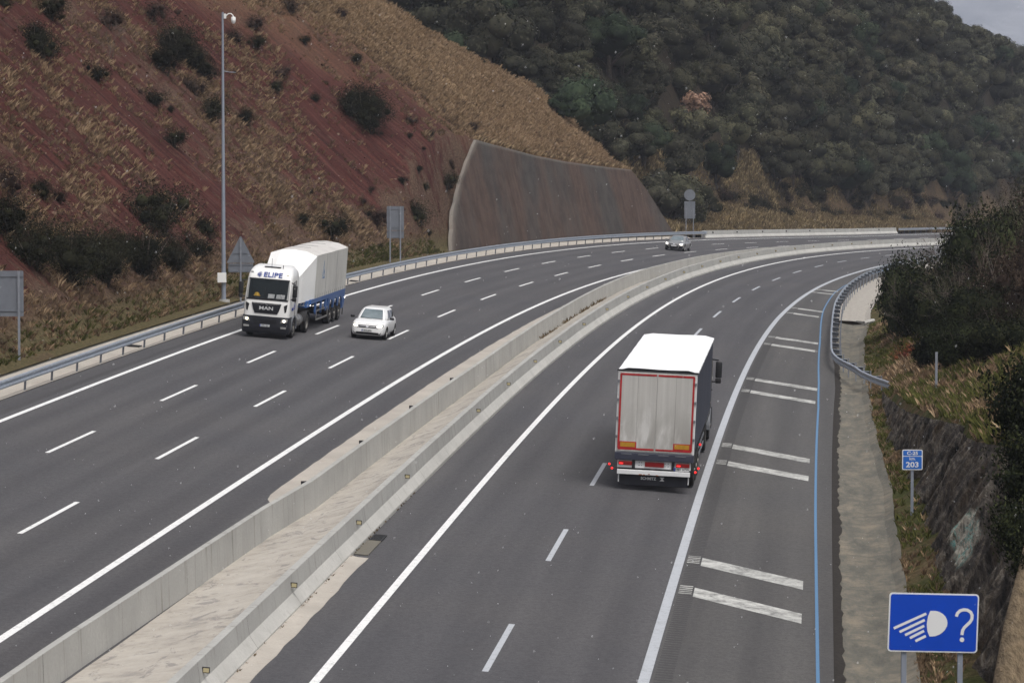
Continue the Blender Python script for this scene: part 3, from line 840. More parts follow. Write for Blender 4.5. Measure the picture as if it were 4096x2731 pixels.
def post_mesh(h0=-0.5, h1=0.66):
    b = MB()
    b.box((0, 0, (h0 + h1) / 2), (0.008, 0.12, h1 - h0), M['galv_post'])
    b.box((0.03, 0.056, (h0 + h1) / 2), (0.055, 0.008, h1 - h0), M['galv_post'])
    b.box((0.03, -0.056, (h0 + h1) / 2), (0.055, 0.008, h1 - h0), M['galv_post'])
    return b.mesh('post')
gl = empty('guardrail', loc=Vector(P(100, -1.6)))
bpy.context.view_layer.update()
tag(gl, 'long galvanised steel guardrail on posts along the left carriageway', 'guardrail')
def keep(o, m):      # world matrix for a child of a translated empty
    o.parent = gl if o.parent is None else o.parent
    o.matrix_parent_inverse = o.parent.matrix_world.inverted(); o.matrix_world = m; return o
r_ = w_rail('rail', gl, np.concatenate([np.arange(-10, 303, 2.0), [303.2]]), lambda s: np.full(len(s), -1.58), 1, False); r_.matrix_parent_inverse = gl.matrix_world.inverted()
pm = post_mesh()
for n in range(-20, 57):
    s_ = 77.77 + 4.0 * n; o = link('post', pm, gl)
    m = road_matrix(s_, -1.70); keep(o, m)
M['galv_dark'] = simple('weathered spacer steel', (0.12, 0.13, 0.15), 0.55, 0.3)
def TG(s): return np.interp(s, [101.2, 103.7, 106.4, 109.2, 110.7, 112.5, 114.5, 117, 119.3, 139.7, 159, 182.6, 209.3, 230.7, 300],
                            [13.95, 13.3, 12.75, 12.4, 12.15, 11.82, 11.5, 11.26, 11.16, 10.74, 10.25, 9.87, 9.68, 9.6, 9.6])
gr = empty('guardrail', loc=Vector(P(110, 12.2, 0, True))); bpy.context.view_layer.update()
tag(gr, 'steel guardrail with a flared end along the right shoulder, running into the dark bushes', 'guardrail')
r_ = w_rail('rail', gr, np.concatenate([np.arange(101.2, 120, 0.8), np.arange(120, 300, 2.0)]), TG, -1, True); r_.matrix_parent_inverse = gr.matrix_world.inverted()
b = MB(); b.box((0, 0, 0.0), (0.36, 0.14, 0.010), M['galv']); b.box((0, 0, -0.10), (0.36, 0.008, 0.19), M['galv_dark']); b.box((-0.17, 0, -0.10), (0.01, 0.14, 0.2), M['galv_dark']); b.box((0.17, 0, -0.11), (0.01, 0.14, 0.22), M['galv_dark'])
spm = b.mesh('spacer'); pm2 = post_mesh(-0.4, 0.74)
for s_ in [104.3, 106.9, 109.3, 111.6, 113.8, 116.2] + list(np.arange(119.5, 272, 4.0)):
    tt = float(TG(s_)); m = road_matrix(s_, tt + 0.19, True, h=0.71); o = link('spacer', spm, gr); keep(o, m)
    m = road_matrix(s_, tt + 0.40, True); o2 = link('post', pm2, gr); keep(o2, m)
gf = empty('guardrail', loc=Vector(P(412, -1.7))); bpy.context.view_layer.update()
tag(gf, 'short far steel guardrail after the pale concrete barrier', 'guardrail')
r_ = w_rail('rail', gf, np.arange(412.2, 470, 3.0), lambda s: np.full(len(s), -1.75), 1, False); r_.matrix_parent_inverse = gf.matrix_world.inverted()
for s_ in np.arange(413, 468, 4.0): o = link('post', pm, gf); keep(o, road_matrix(s_, -1.86))

# ------------------------------------------------------------------ sprayed-concrete retaining wall
nw, nv = 120, 34
w_ = np.linspace(0, 1, nw)[:, None]; v_ = np.linspace(-0.06, 1, nv)[None, :]
Ht = np.interp(np.interp(w_, [0, 1], [221, 286.1]), WALL_S, WALL_H) - 0.0
Hh = v_ * Ht
sl_ = np.interp(Hh, [0, 0.34, 2.6, 5.3, 8.97], [201.5, 202.0, 205, 210.5, 221]); sr2 = np.interp(Hh, [0, 0.43, 4.67, 6.96], [300.5, 299.3, 292, 286.1])
s_w = sl_ + (sr2 - sl_) * w_
ed = 0.6 * fbm(Hh * 1.2, 0 * Hh, 3, 81) * (w_ < 0.02); s_w = s_w + ed
bul = 0.10 * fbm(s_w * 0.12, Hh * 0.3, 3, 82)
F1 = P(s_w, -4.4 - 0.22 * Hh + bul, 0) + np.stack([0 * Hh, 0 * Hh, Hh], -1)
B1 = P(s_w, -4.66 - 0.22 * Hh, 0) + np.stack([0 * Hh, 0 * Hh, Hh], -1)
V = np.concatenate([F1.reshape(-1, 3), B1.reshape(-1, 3)]); F = grid_faces(nw, nv); n0 = nw * nv
i = np.arange(nw - 1); topf = np.stack([i * nv + nv - 1, (i + 1) * nv + nv - 1, (i + 1) * nv + nv - 1 + n0, i * nv + nv - 1 + n0], 1)
j = np.arange(nv - 1); lf = np.stack([j, j + 1, j + 1 + n0, j + n0], 1); rf = lf + (nw - 1) * nv
me = mesh_np('retaining_wall', V, np.concatenate([F, F + n0, topf, lf, rf]), [M['shotcrete']])
eg = np.clip(0.9 - (s_w - sl_) / 1.8 + 0.3 * fbm(s_w * 0.7, Hh * 0.7, 2, 84), 0, 1) * 0.38
eg = np.maximum(eg, (v_ > 0.985) * 0.3 + 0 * s_w)
ea = np.concatenate([eg.ravel(), np.full(n0, 0.4)]).astype(np.float32)
at = me.attributes.new('edge', 'FLOAT', 'POINT'); at.data.foreach_set('value', ea)
set_uv(me, np.concatenate([Hh.ravel()] * 2), np.concatenate([s_w.ravel()] * 2))
bm = bmesh.new(); bm.from_mesh(me); bmesh.ops.recalc_face_normals(bm, faces=bm.faces[:]); bm.to_mesh(me); bm.free()
o = link('retaining_wall', me); tag(o, 'rust brown sprayed concrete retaining wall at the foot of the slope, pale left edge', 'retaining wall')

# dark rock wall on the right bank
ss_ = np.arange(4, 104, 0.22)[:, None]; vv = np.linspace(-0.12, 1.04, 44)[None, :]
hw_ = np.interp(ss_, RW_S, RW_H); ft = np.interp(ss_, RW_S, RW_T); Hh = vv * hw_
Hr = 0.34 * fbm(ss_ * 0.9 + Hh * 0.9, Hh * 0.5, 5, 91)
tt = ft + 0.45 * Hh + 0.02 - 0.10 + Hr * np.clip(hw_ / 1.5, 0.1, 1)
so = zR(ss_, np.full_like(ss_, 11.6))[..., 0:1] if False else None
soil = -0.12 + 0.42 * sst(0, 1.3, ft - drain_out(ss_))
F1 = P(ss_ + 0 * vv, tt, 0, True) + np.stack([0 * tt, 0 * tt, Hh + soil], -1)
me = mesh_np('rock_wall', np.concatenate([F1.reshape(-1, 3), (F1 + np.array([0.5, 0, -0.1])).reshape(-1, 3)]), np.concatenate([grid_faces(len(ss_), 44), grid_faces(len(ss_), 44) + F1.shape[0] * 44]), [M['rock']], False)
bm = bmesh.new(); bm.from_mesh(me); bmesh.ops.recalc_face_normals(bm, faces=bm.faces[:]); bm.to_mesh(me); bm.free()
hp = Hh + 0 * ss_; sp_ = ss_ + 0 * Hh + 0.35 * (hp - 1.2)
pm_ = sst(46.3, 46.9, sp_) * (1 - sst(51.0, 51.6, sp_)) * sst(0.42, 0.62, hp - 0.10 * np.abs(sp_ - 47.5)) * (1 - sst(1.85, 2.05, hp + 0.16 * np.abs(sp_ - 48.6)))
at = me.attributes.new('paint', 'FLOAT', 'POINT'); at.data.foreach_set('value', np.concatenate([pm_.ravel(), 0 * pm_.ravel()]).astype(np.float32))
rk = link('rock_wall', me); tag(rk, 'dark slaty rock face under the right grass bank, sprayed with pale graffiti', 'rock wall')
# ------------------------------------------------------------------ text helper
def text_mb(txt, size, mat, M4, bold=0.0, depth=0.006, align='CENTER', xs=1.0):
    cu = bpy.data.curves.new('t', 'FONT'); cu.body = txt; cu.size = size; cu.extrude = depth; cu.offset = bold
    cu.align_x = align; cu.align_y = 'CENTER'; cu.resolution_u = 3
    to = bpy.data.objects.new('t', cu); COL.objects.link(to)
    dg_ = bpy.context.evaluated_depsgraph_get(); me = bpy.data.meshes.new_from_object(to.evaluated_get(dg_))
    b = MB(); X = M4 @ Matrix.Diagonal((xs, 1, 1, 1))
    b.add([v.co.copy() for v in me.vertices], [tuple(p.vertices) for p in me.polygons], mat, X)
    bpy.data.objects.remove(to); bpy.data.curves.remove(cu); bpy.data.meshes.remove(me)
    return b
RX90 = Matrix.Rotation(R_(90), 4, 'X')       # text standing up, facing -Y
def face(x, y, z): return Matrix.Translation((x, y, z)) @ RX90

def rrect(w, h, r, n=5):
    pts = []
    for cx, cy, a0 in ((w / 2 - r, h / 2 - r, 0), (-w / 2 + r, h / 2 - r, 90), (-w / 2 + r, -h / 2 + r, 180), (w / 2 - r, -h / 2 + r, 270)):
        for i in range(n + 1):
            t = R_(a0 + 90 * i / n); pts.append((cx + r * math.cos(t), cy + r * math.sin(t)))
    return pts

# blue "headlights?" sign
sg = empty('road_sign', up_matrix((8.35, 60.5, -0.6), R_(4)))
tag(sg, 'large blue road sign with a white headlamp symbol and question mark on two grey posts', 'sign')
RT = Matrix.Rotation(0.030, 4, 'Y') ; ZC = 1.985 + 0.6
PT = Matrix.Translation((0, 0, ZC)) @ RT
b = MB(); b.prism(rrect(1.80, 1.17, 0.07), 'Y', -0.012, 0.012, M['signwhite'], PT); pan = b.build('panel', sg)
b = MB(); b.prism(rrect(1.745, 1.115, 0.05), 'Y', -0.017, -0.011, M['signblue'], PT); b.build('blue_field', pan)
def zc(x, y):
    return ((x - 1532) / 464.0, -(y - 0.053 * (x - 1532) - 1000) / 464.0)
def flat(b, pts, y0=-0.022, y1=-0.016, mat=None): b.prism(pts, 'Y', y0, y1, mat or M['signwhite'], PT)
def ribbon(pts, w):
    pts = [Vector(p) for p in pts]; L = []; Rr = []
    for i, p in enumerate(pts):
        d = (pts[min(i + 1, len(pts) - 1)] - pts[max(i - 1, 0)]).normalized(); nrm = Vector((-d.y, d.x))
        L.append(tuple(p + nrm * w / 2)); Rr.append(tuple(p - nrm * w / 2))
    return L, Rr
b = MB()
for (x0, y0), (x1, y1) in (((1462, 912), (1165, 1038)), ((1450, 970), (1220, 1073)), ((1447, 1024), (1272, 1104)), ((1447, 1070), (1318, 1133)), ((1466, 1118), (1370, 1162))):
    a0 = zc(x0, y0); a1 = zc(x1, y1); L, Rr = ribbon([a0, a1], 0.050); flat(b, [L[0], L[1], Rr[1], Rr[0]])
pts = [zc(1500, 887)]
for i in range(1, 12):
    t = math.pi / 2 - math.pi * i / 12; pts.append(zc(1512 + 150 * math.cos(t), 1006 - 121 * math.sin(t)))
pts += [zc(1500, 1124), zc(1478, 1075), zc(1470, 1008), zc(1478, 940)]
flat(b, pts); b.build('headlamp_symbol', pan)
b = MB(); cp = [(1742, 948), (1752, 918), (1775, 896), (1808, 887), (1845, 892), (1875, 912), (1890, 942), (1888, 975), (1872, 1003), (1848, 1026), (1822, 1050), (1806, 1078), (1801, 1120)]
L, Rr = ribbon([zc(*p) for p in cp], 0.062)
for i in range(len(L) - 1): flat(b, [L[i], L[i + 1], Rr[i + 1], Rr[i]])
c0 = zc(1803, 1164); flat(b, [(c0[0] + 0.047 * math.cos(t), c0[1] + 0.047 * math.sin(t)) for t in np.linspace(0, 2 * math.pi, 15)[:-1]])
b.build('question_mark', pan)
for x_ in (-0.575, 0.555):
    MB().box((x_, 0.06, (ZC + 0.5 - 3.0) / 2), (0.10, 0.06, ZC + 0.5 + 3.0), M['pole']).build('post', sg)

# kilometre post
bp = Vector(P(62.78, 14.08, 0, True)); bp.z += float(h_right(62.78, 14.08))

sg = empty('kilometre_sign', up_matrix(bp, R_(-2)))
tag(sg, 'small blue kilometre sign reading C-25 km 203 on a single grey post', 'sign')
KH = 1.82; KW = 0.66
b = MB(); b.prism(rrect(KW, KW, 0.05), 'Y', -0.012, 0.012, M['signwhite'], Matrix.Translation((0, 0, KH))); pn = b.build('panel', sg)
b = MB(); b.prism(rrect(KW - 0.06, 0.17, 0.03), 'Y', -0.016, -0.011, M['signblue2'], Matrix.Translation((0, 0, KH + 0.215))); b.prism(rrect(KW - 0.06, 0.405, 0.03), 'Y', -0.016, -0.011, M['signblue2'], Matrix.Translation((0, 0, KH - 0.097))); b.build('blue_field', pn)
text_mb('C-25', 0.155, M['signwhite'], face(0, -0.02, KH + 0.21), 0.004, 0.004, xs=1.15).build('lettering', pn)
text_mb('km.', 0.14, M['signwhite'], face(0, -0.02, KH + 0.035), 0.002, 0.004).build('lettering', pn)
text_mb('203', 0.235, M['signwhite'], face(0, -0.02, KH - 0.165), 0.006, 0.004, xs=1.2).build('lettering', pn)
MB().box((0, 0.04, KH / 2 - 0.2), (0.09, 0.05, KH + 0.4), M['pole']).build('post', sg)

# sign backs
def sign_back(name, label, s, t, w, panels, posts, h0, tri=False, disc=None, yaw=0.0):
    p = Vector(P(s, t)); p.z += float(h_left(s, -t))
    m = up_matrix(p, yaw); e = empty(name, m); tag(e, label, 'sign')
    for (za, zb, ww) in panels:
        b = MB(); b.prism(rrect(ww, zb - za, 0.05), 'Y', 0.02, 0.035, M['sign_back'], Matrix.Translation((0, 0, (za + zb) / 2)))
        for zz in (za + 0.12 * (zb - za), zb - 0.12 * (zb - za)): b.box((0, 0.005, zz), (ww * 0.98, 0.03, 0.04), M['sign_back'])
        b.build('panel', e)
    for x_, zt in posts: MB().box((x_, -0.035, (zt - 0.4) / 2), (0.09, 0.07, zt + 0.4), M['galv_post']).build('post', e)
    return e
e = sign_back('road_sign', 'grey back of a triangular warning sign with a plate below, behind the white truck cab', 128.2, -3.6, 1.5,
              [(1.50, 1.98, 1.36)], [(0, 3.35)], 0)
b = MB(); r3 = []
for cx, cy, a in ((0, 1.50, 90), (-0.73, 0.10, 210), (0.73, 0.10, 330)):
    for k in (-50, -20, 20, 50): r3.append((cx * 0.95 + 0.05 * math.cos(R_(a + k)), cy * 0.97 + 0.05 * math.sin(R_(a + k))))
b.prism(r3, 'Y', 0.02, 0.035, M['sign_back'], Matrix.Translation((0, 0, 1.97))); b.box((0, 0.005, 2.55), (0.8, 0.03, 0.04), M['sign_back']); b.build('triangle_panel', e)
sign_back('road_sign', 'large grey sign back on posts at the left edge, above the guardrail', 86.6, -4.75, 1.2, [(1.72, 3.60, 1.25)], [(0.44, 3.6), (-0.44, 3.6)], 0, yaw=0.0)
sign_back('road_sign', 'grey rectangular sign back on two posts between two dark bushes, left of the brown wall', 175.8, -3.5, 1.2, [(2.32, 4.00, 1.2), (1.76, 2.28, 1.2)], [(0.36, 4.0), (-0.36, 4.0)], 0, yaw=-0.05)
e = sign_back('road_sign', 'far round grey sign back above a tall plate, right of the brown wall', 303.3, -3.5, 1.2, [(1.85, 3.75, 1.2)], [(0.40, 3.0), (-0.40, 3.0)], 0)
b = MB(); b.prism([(0.62 * math.cos(t), 0.62 * math.sin(t)) for t in np.linspace(0, 2 * math.pi, 33)[:-1]], 'Y', 0.02, 0.035, M['sign_back'], Matrix.Translation((0, 0, 4.45)))
b.box((0, 0, 4.35), (0.06, 0.04, 1.3), M['sign_back']); b.build('round_panel', e)

# camera mast
p = Vector(P(125.7, -4.0)); p.z += float(h_left(125.7, 4.0))
e = empty('camera_mast', up_matrix(p, 0)); tag(e, 'tall tapered grey mast with white dome camera on top and grey box near its foot', 'mast')
MB().cyl((0, 0, -0.3), (0, 0, 15.5), 0.125, M['pole'], 20, 0.055).build('mast', e, True)
MB().cyl((0, 0, -0.2), (0, 0, 0.10), 0.33, M['concrete'], 20).build('footing', e)
MB().box((-0.08, -0.16, 1.28), (0.46, 0.20, 0.52), M['white'], 0.01).build('cabinet', e)
b = MB(); b.box((0.13, -0.02, 15.28), (0.13, 0.14, 0.26), M['white'], 0.015)
b.tube([(0.18, -0.02, 15.30), (0.32, -0.02, 15.42), (0.46, -0.02, 15.42), (0.56, -0.02, 15.32), (0.58, -0.02, 15.22)], 0.03, M['white']); b.build('bracket', e)
b = MB(); b.lathe([(0.001, 15.26), (0.09, 15.25), (0.125, 15.20), (0.125, 15.06)], M['white'], (0.58, -0.02, 0), 'Z', 20)
b.lathe([(0.125, 15.06), (0.115, 14.98), (0.07, 14.90), (0.001, 14.88)], M['signwhite'], (0.58, -0.02, 0), 'Z', 20); b.build('dome_camera', e, True)
b = MB(); b.tube([(0.05, 0, 12.35), (0.35, 0, 12.30), (0.70, 0, 12.28)], 0.02, M['pole']); b.box((0.66, 0, 12.33), (0.14, 0.05, 0.05), M['black']); b.build('antenna', e)

# drain grates, kerb block, marker post
def grate(s, t, right, w, l, label, z=0.03):
    m = road_matrix(s, t, right); b = MB(); b.box((0, 0, z - 0.02), (w, l, 0.02), M['black'])
    n = int(l / 0.07)
    for k in range(n): b.box((0, -l / 2 + (k + 0.5) * l / n, z), (w, 0.03, 0.03), M['iron'])
    for x_ in (-w / 2, w / 2): b.box((x_, 0, z), (0.03, l, 0.034), M['iron'])
    o = b.build('drain_grate'); o.matrix_world = m; return tag(o, label, 'drain grate')
grate(50.3, -1.55, True, 0.34, 1.1, 'small black drain grate at the foot of the pale median wall')
grate(99.4, -2.5, False, 0.55, 0.6, 'rusty drain grate in the pale gutter left of the white truck', -0.06)
grate(155.4, -2.3, False, 0.55, 0.6, 'rusty drain grate in the pale gutter right of the truck, behind the guardrail', -0.06)
b = MB(); m = road_matrix(48.5, -1.58, True); b.box((0, 0, 0.02), (0.40, 2.6, 0.02), M['drain']); o = b.build('drain_cover'); o.matrix_world = m
tag(o, 'brown stained slab beside the drain grate at the median wall foot', 'drain cover')
b = MB(); a0 = Vector(P(152.5, 11.75, 0.02, True)); a1 = Vector(P(151.0, 12.25, 0.02, True)); a2 = Vector(P(153.5, 12.75, 0.02, True))
b.tube([a0, a1, a2], [0.05, 0.11, 0.13], M['concrete_low'], 6); o = b.build('kerb_block'); tag(o, 'bright broken concrete kerb block where the drain slab begins', 'kerb')
pp = Vector(P(86.5, 15.6, 0, True)); pp.z += float(h_right(86.5, 15.6))
e = MB().box((0, 0, 0.6), (0.10, 0.06, 1.9), M['galv_post'], 0.01).build('marker_post'); e.location = pp
tag(e, 'short grey steel post standing alone in the grass below the dark bush', 'post')

# ------------------------------------------------------------------ vehicles
from mathutils.bvhtree import BVHTree
def car_paint(name, c, rough=0.28, metal=0.0, coat=0.5, dirt=0.12):
    q = NM(name, rough, metal, 0.5); co = q.coord(); n1 = q.noise(2.2, 5, co, 0.65)
    sp = q.n('ShaderNodeSeparateXYZ'); tc = q.n('ShaderNodeTexCoord'); q.l(tc.outputs['Object'], sp.inputs[0])
    low = q.math('MULTIPLY', q.math('SUBTRACT', 0.9, sp.outputs[2], True), dirt * 3, True)      # road film near the sills
    f = q.math('ADD', q.math('MULTIPLY', n1, dirt), low, True)
    q.col(q.mix(f, c, (0.20, 0.18, 0.16))); q.b.inputs['Coat Weight'].default_value = coat; q.b.inputs['Coat Roughness'].default_value = 0.08
    return q.m
M['cab_white'] = car_paint('white cab paint', (0.80, 0.80, 0.79), 0.35)
M['car_white'] = car_paint('white car paint', (0.82, 0.82, 0.82), 0.3, dirt=0.02)
M['car_silver'] = car_paint('silver car paint', (0.42, 0.41, 0.40), 0.28, 0.65, dirt=0.12)
M['navy'] = car_paint('navy cab paint', (0.02, 0.025, 0.05), 0.4)
M['tyre'] = simple('tyre rubber', (0.016, 0.015, 0.015), 0.85, var=0.3, sc=12, bump=0.2)
M['rim'] = simple('alloy rim', (0.42, 0.42, 0.42), 0.4, 0.6, var=0.15, sc=8)
M['rim_dirty'] = simple('dirty steel rim', (0.20, 0.19, 0.175), 0.6, 0.3, var=0.25, sc=8)
M['chassis'] = simple('dark chassis steel', (0.018, 0.018, 0.02), 0.7, var=0.3, sc=4)
M['trim'] = simple('black bumper plastic', (0.014, 0.015, 0.021), 0.45, var=0.2, sc=3)
M['chrome'] = simple('chrome', (0.72, 0.72, 0.74), 0.2, 0.9)
M['tank'] = simple('brushed tank aluminium', (0.40, 0.39, 0.38), 0.35, 0.8, var=0.2, sc=5)
M['fender'] = simple('grey mudguard', (0.16, 0.17, 0.19), 0.55, var=0.15)
M['lampglass'] = simple('headlamp housing', (0.45, 0.45, 0.44), 0.15, 0.5)
M['redlens'] = simple('red lamp lens', (0.20, 0.008, 0.008), 0.3)
M['redtape'] = simple('red reflective tape', (0.36, 0.015, 0.018), 0.5, var=0.25, sc=6)
M['yellowplate'] = simple('ochre reflective plate', (0.42, 0.22, 0.018), 0.5, var=0.15, sc=9)
M['blue_tr'] = car_paint('blue trailer paint', (0.018, 0.10, 0.32), 0.45, dirt=0.2, coat=0.2)
M['letterblue'] = simple('blue lettering', (0.014, 0.045, 0.27), 0.5)
M['plate'] = simple('number plate white', (0.62, 0.63, 0.64), 0.5)
M['platetext'] = simple('number plate black', (0.02, 0.02, 0.02), 0.5)
M['yellow'] = simple('yellow helmet', (0.75, 0.45, 0.02), 0.4)
M['dash'] = simple('dark cab interior', (0.012, 0.014, 0.018), 0.8)
def glow(name, c, e):
    q = NM(name, 0.3); q.col(c); q.b.inputs['Emission Color'].default_value = c + (1,); q.b.inputs['Emission Strength'].default_value = e; return q.m
M['lamp_on'] = glow('lit headlamp', (1.0, 0.97, 0.88), 7.0)
M['lamp_warm'] = glow('lit warm headlamp', (1.0, 0.86, 0.62), 5.0)
M['red_on'] = glow('lit red lamp', (1.0, 0.03, 0.03), 0.8)
q = NM('tinted glass', 0.08, 0, 0.6); q.col((0.012, 0.017, 0.02)); q.b.inputs['Coat Weight'].default_value = 0.6; M['glass'] = q.m
q = NM('sky-lit windscreen', 0.10, 0, 0.9); n1 = q.noise(1.5, 3, q.coord()); q.col(q.ramp(n1, [(0.3, (0.10, 0.13, 0.14)), (0.7, (0.17, 0.21, 0.225))])); q.b.inputs['Coat Weight'].default_value = 1.0; M['glass_pale'] = q.m
q = NM('clear windscreen', 0.05, 0, 0.5); q.col((0.02, 0.03, 0.035)); q.b.inputs['Alpha'].default_value = 0.42; M['glass_clear'] = q.m
def tarp(name, c, dirt, df=0.5):
    q = NM(name, 0.75, 0, 0.3); cz = q.coord('Object', (1.0, 1.0, 0.18)); a = q.noise(1.6, 5, cz, 0.65); b_ = q.noise(0.7, 5, q.coord(), 0.6)
    c1 = q.mix(q.math('MULTIPLY', q.ramp(a, [(0.42, (0, 0, 0)), (0.68, (1, 1, 1))]), df), c, dirt)
    q.col(q.mix(q.ramp(b_, [(0.45, (0, 0, 0)), (0.75, (0.5, 0.5, 0.5))]), c1, dirt)); q.bump(b_, 0.25, 0.08); return q.m
M['tarp_white'] = tarp('white nose fibreglass', (0.80, 0.80, 0.79), (0.66, 0.66, 0.64), 0.15)
M['tarp_grey'] = tarp('dirty pale side tarpaulin', (0.56, 0.55, 0.52), (0.38, 0.37, 0.35), 0.5)
M['tarp_roof'] = tarp('clean white roof tarpaulin', (0.86, 0.87, 0.88), (0.74, 0.74, 0.73), 0.15)
M['tarp_roof2'] = tarp('worn grey roof tarpaulin', (0.58, 0.56, 0.54), (0.42, 0.40, 0.38), 0.4)
M['tarp_navy'] = tarp('dark navy side curtain', (0.040, 0.045, 0.068), (0.075, 0.08, 0.10), 0.5)
M['door_dirty'] = None
q = NM('road-dirty white door', 0.6, 0, 0.35)
cz = q.coord('Object', (1.7, 1, 0.45)); a = q.noise(1.5, 5, cz, 0.6, 0.35); cz2 = q.coord('Object', (7, 1, 0.05)); st = q.noise(1.0, 3, cz2)
sp = q.n('ShaderNodeSeparateXYZ'); tc = q.n('ShaderNodeTexCoord'); q.l(tc.outputs['Object'], sp.inputs[0])
zf = q.n('ShaderNodeMapRange'); zf.inputs[1].default_value = 3.2; zf.inputs[2].default_value = 1.6; q.l(sp.outputs[2], zf.inputs[0])
c = q.ramp(st, [(0.3, (0.42, 0.41, 0.39)), (0.7, (0.52, 0.51, 0.485))])
film = q.ramp(a, [(0.40, (0.30, 0.29, 0.27)), (0.52, (0.42, 0.41, 0.39)), (0.62, (0.62, 0.615, 0.60))])
q.col(q.mix(q.math('MULTIPLY', zf.outputs[0], 0.85), c, film)); M['door_dirty'] = q.m

def wheel(parent, x, y, r, w, rimmat, side, dual=False, name='wheel'):
    """tyre with rim child, axle along x; side = +1 when the outer face looks to +x"""
    b = MB(); k = w
    prof = [(r * 0.58, -k / 2 + 0.01), (r * 0.62, -k / 2), (r * 0.93, -k / 2), (r, -k / 2 + 0.04), (r, k / 2 - 0.04), (r * 0.93, k / 2), (r * 0.62, k / 2), (r * 0.58, k / 2 - 0.01), (r * 0.55, 0), (r * 0.58, -k / 2 + 0.01)]
    b.lathe(prof, M['tyre'], (0, 0, 0), 'X', 32)
    if dual: b.lathe([(a, h - side * (k + 0.05)) for a, h in prof], M['tyre'], (0, 0, 0), 'X', 32)
    t = b.build(name, parent, True); t.location = (x, y, r)
    b = MB(); s = side; o_ = k / 2
    dep = 0.10 if dual else 0.03
    b.lathe([(r * 0.60, s * (o_ - 0.005)), (r * 0.56, s * (o_ - 0.02)), (r * 0.50, s * (o_ - dep - 0.02)), (r * 0.22, s * (o_ - dep)), (r * 0.20, s * (o_ - dep + 0.05)), (0.001, s * (o_ - dep + 0.055))], rimmat, (0, 0, 0), 'X', 28)
    n = 10 if r > 0.4 else 5
    for i in range(n):
        t_ = 2 * math.pi * i / n
        if r > 0.4: b.cyl((s * (o_ - dep), 0.36 * r * math.cos(t_), 0.36 * r * math.sin(t_)), (s * (o_ - dep + 0.02), 0.36 * r * math.cos(t_), 0.36 * r * math.sin(t_)), 0.035, M['chassis'], 8)
        else:
            m_ = Matrix.Rotation(t_, 4, 'X'); b.box((s * (o_ - 0.008), 0, r * 0.36), (0.02, r * 0.17, r * 0.42), rimmat, M=m_)
    if r < 0.4: b.cyl((s * (o_ - 0.06), 0, 0), (s * (o_ - 0.055), 0, 0), r * 0.54, M['chassis'], 20)
    b.build('rim', t, True)
    return t

def ring(w, yf, yb, z, r=0.16, n=4, rb=0.06):
    pts = []
    for cx, cy, rr, a0 in ((w - r, yf - r, r, 0), (-w + r, yf - r, r, 90), (-w + rb, yb + rb, rb, 180), (w - rb, yb + rb, rb, 270)):
        for i in range(n + 1):
            t = R_(a0 + 90 * i / n); pts.append((cx + rr * math.cos(t), cy + rr * math.sin(t), z))
    return pts

def boolean_cut(o, cutter_mb, transfer=True):
    if M['chassis'] not in list(o.data.materials): pass
    inside_mat = cutter_mb.mats[0]; cb = [Vector((min(v[i] for v in cutter_mb.v), max(v[i] for v in cutter_mb.v), 0)) for i in range(3)]
    old = set((round(v.co.x, 3), round(v.co.y, 3), round(v.co.z, 3)) for v in o.data.vertices)
    c = cutter_mb.build('cut'); cbvh = BVHTree.FromPolygons([v.co.copy() for v in c.data.vertices], [tuple(p.vertices) for p in c.data.polygons]); c.parent = o.parent; c.matrix_basis = o.matrix_basis.copy(); bpy.context.view_layer.update()
    m = o.modifiers.new('b', 'BOOLEAN'); m.object = c; m.operation = 'DIFFERENCE'; m.solver = 'EXACT'
    try: m.material_mode = 'INDEX'
    except Exception: pass
    bpy.context.view_layer.update()
    dg_ = bpy.context.evaluated_depsgraph_get(); me = bpy.data.meshes.new_from_object(o.evaluated_get(dg_))
    o.modifiers.clear(); o.data = me; bpy.data.objects.remove(c)
    if inside_mat not in list(me.materials): me.materials.append(inside_mat)
    k = list(me.materials).index(inside_mat)
    for f in me.polygons:                        # faces left by the cutter take its material
        _, _, _, dist = cbvh.find_nearest(f.center)
        if dist is not None and dist < 1e-4: f.material_index = k; f.use_smooth = False
    return o

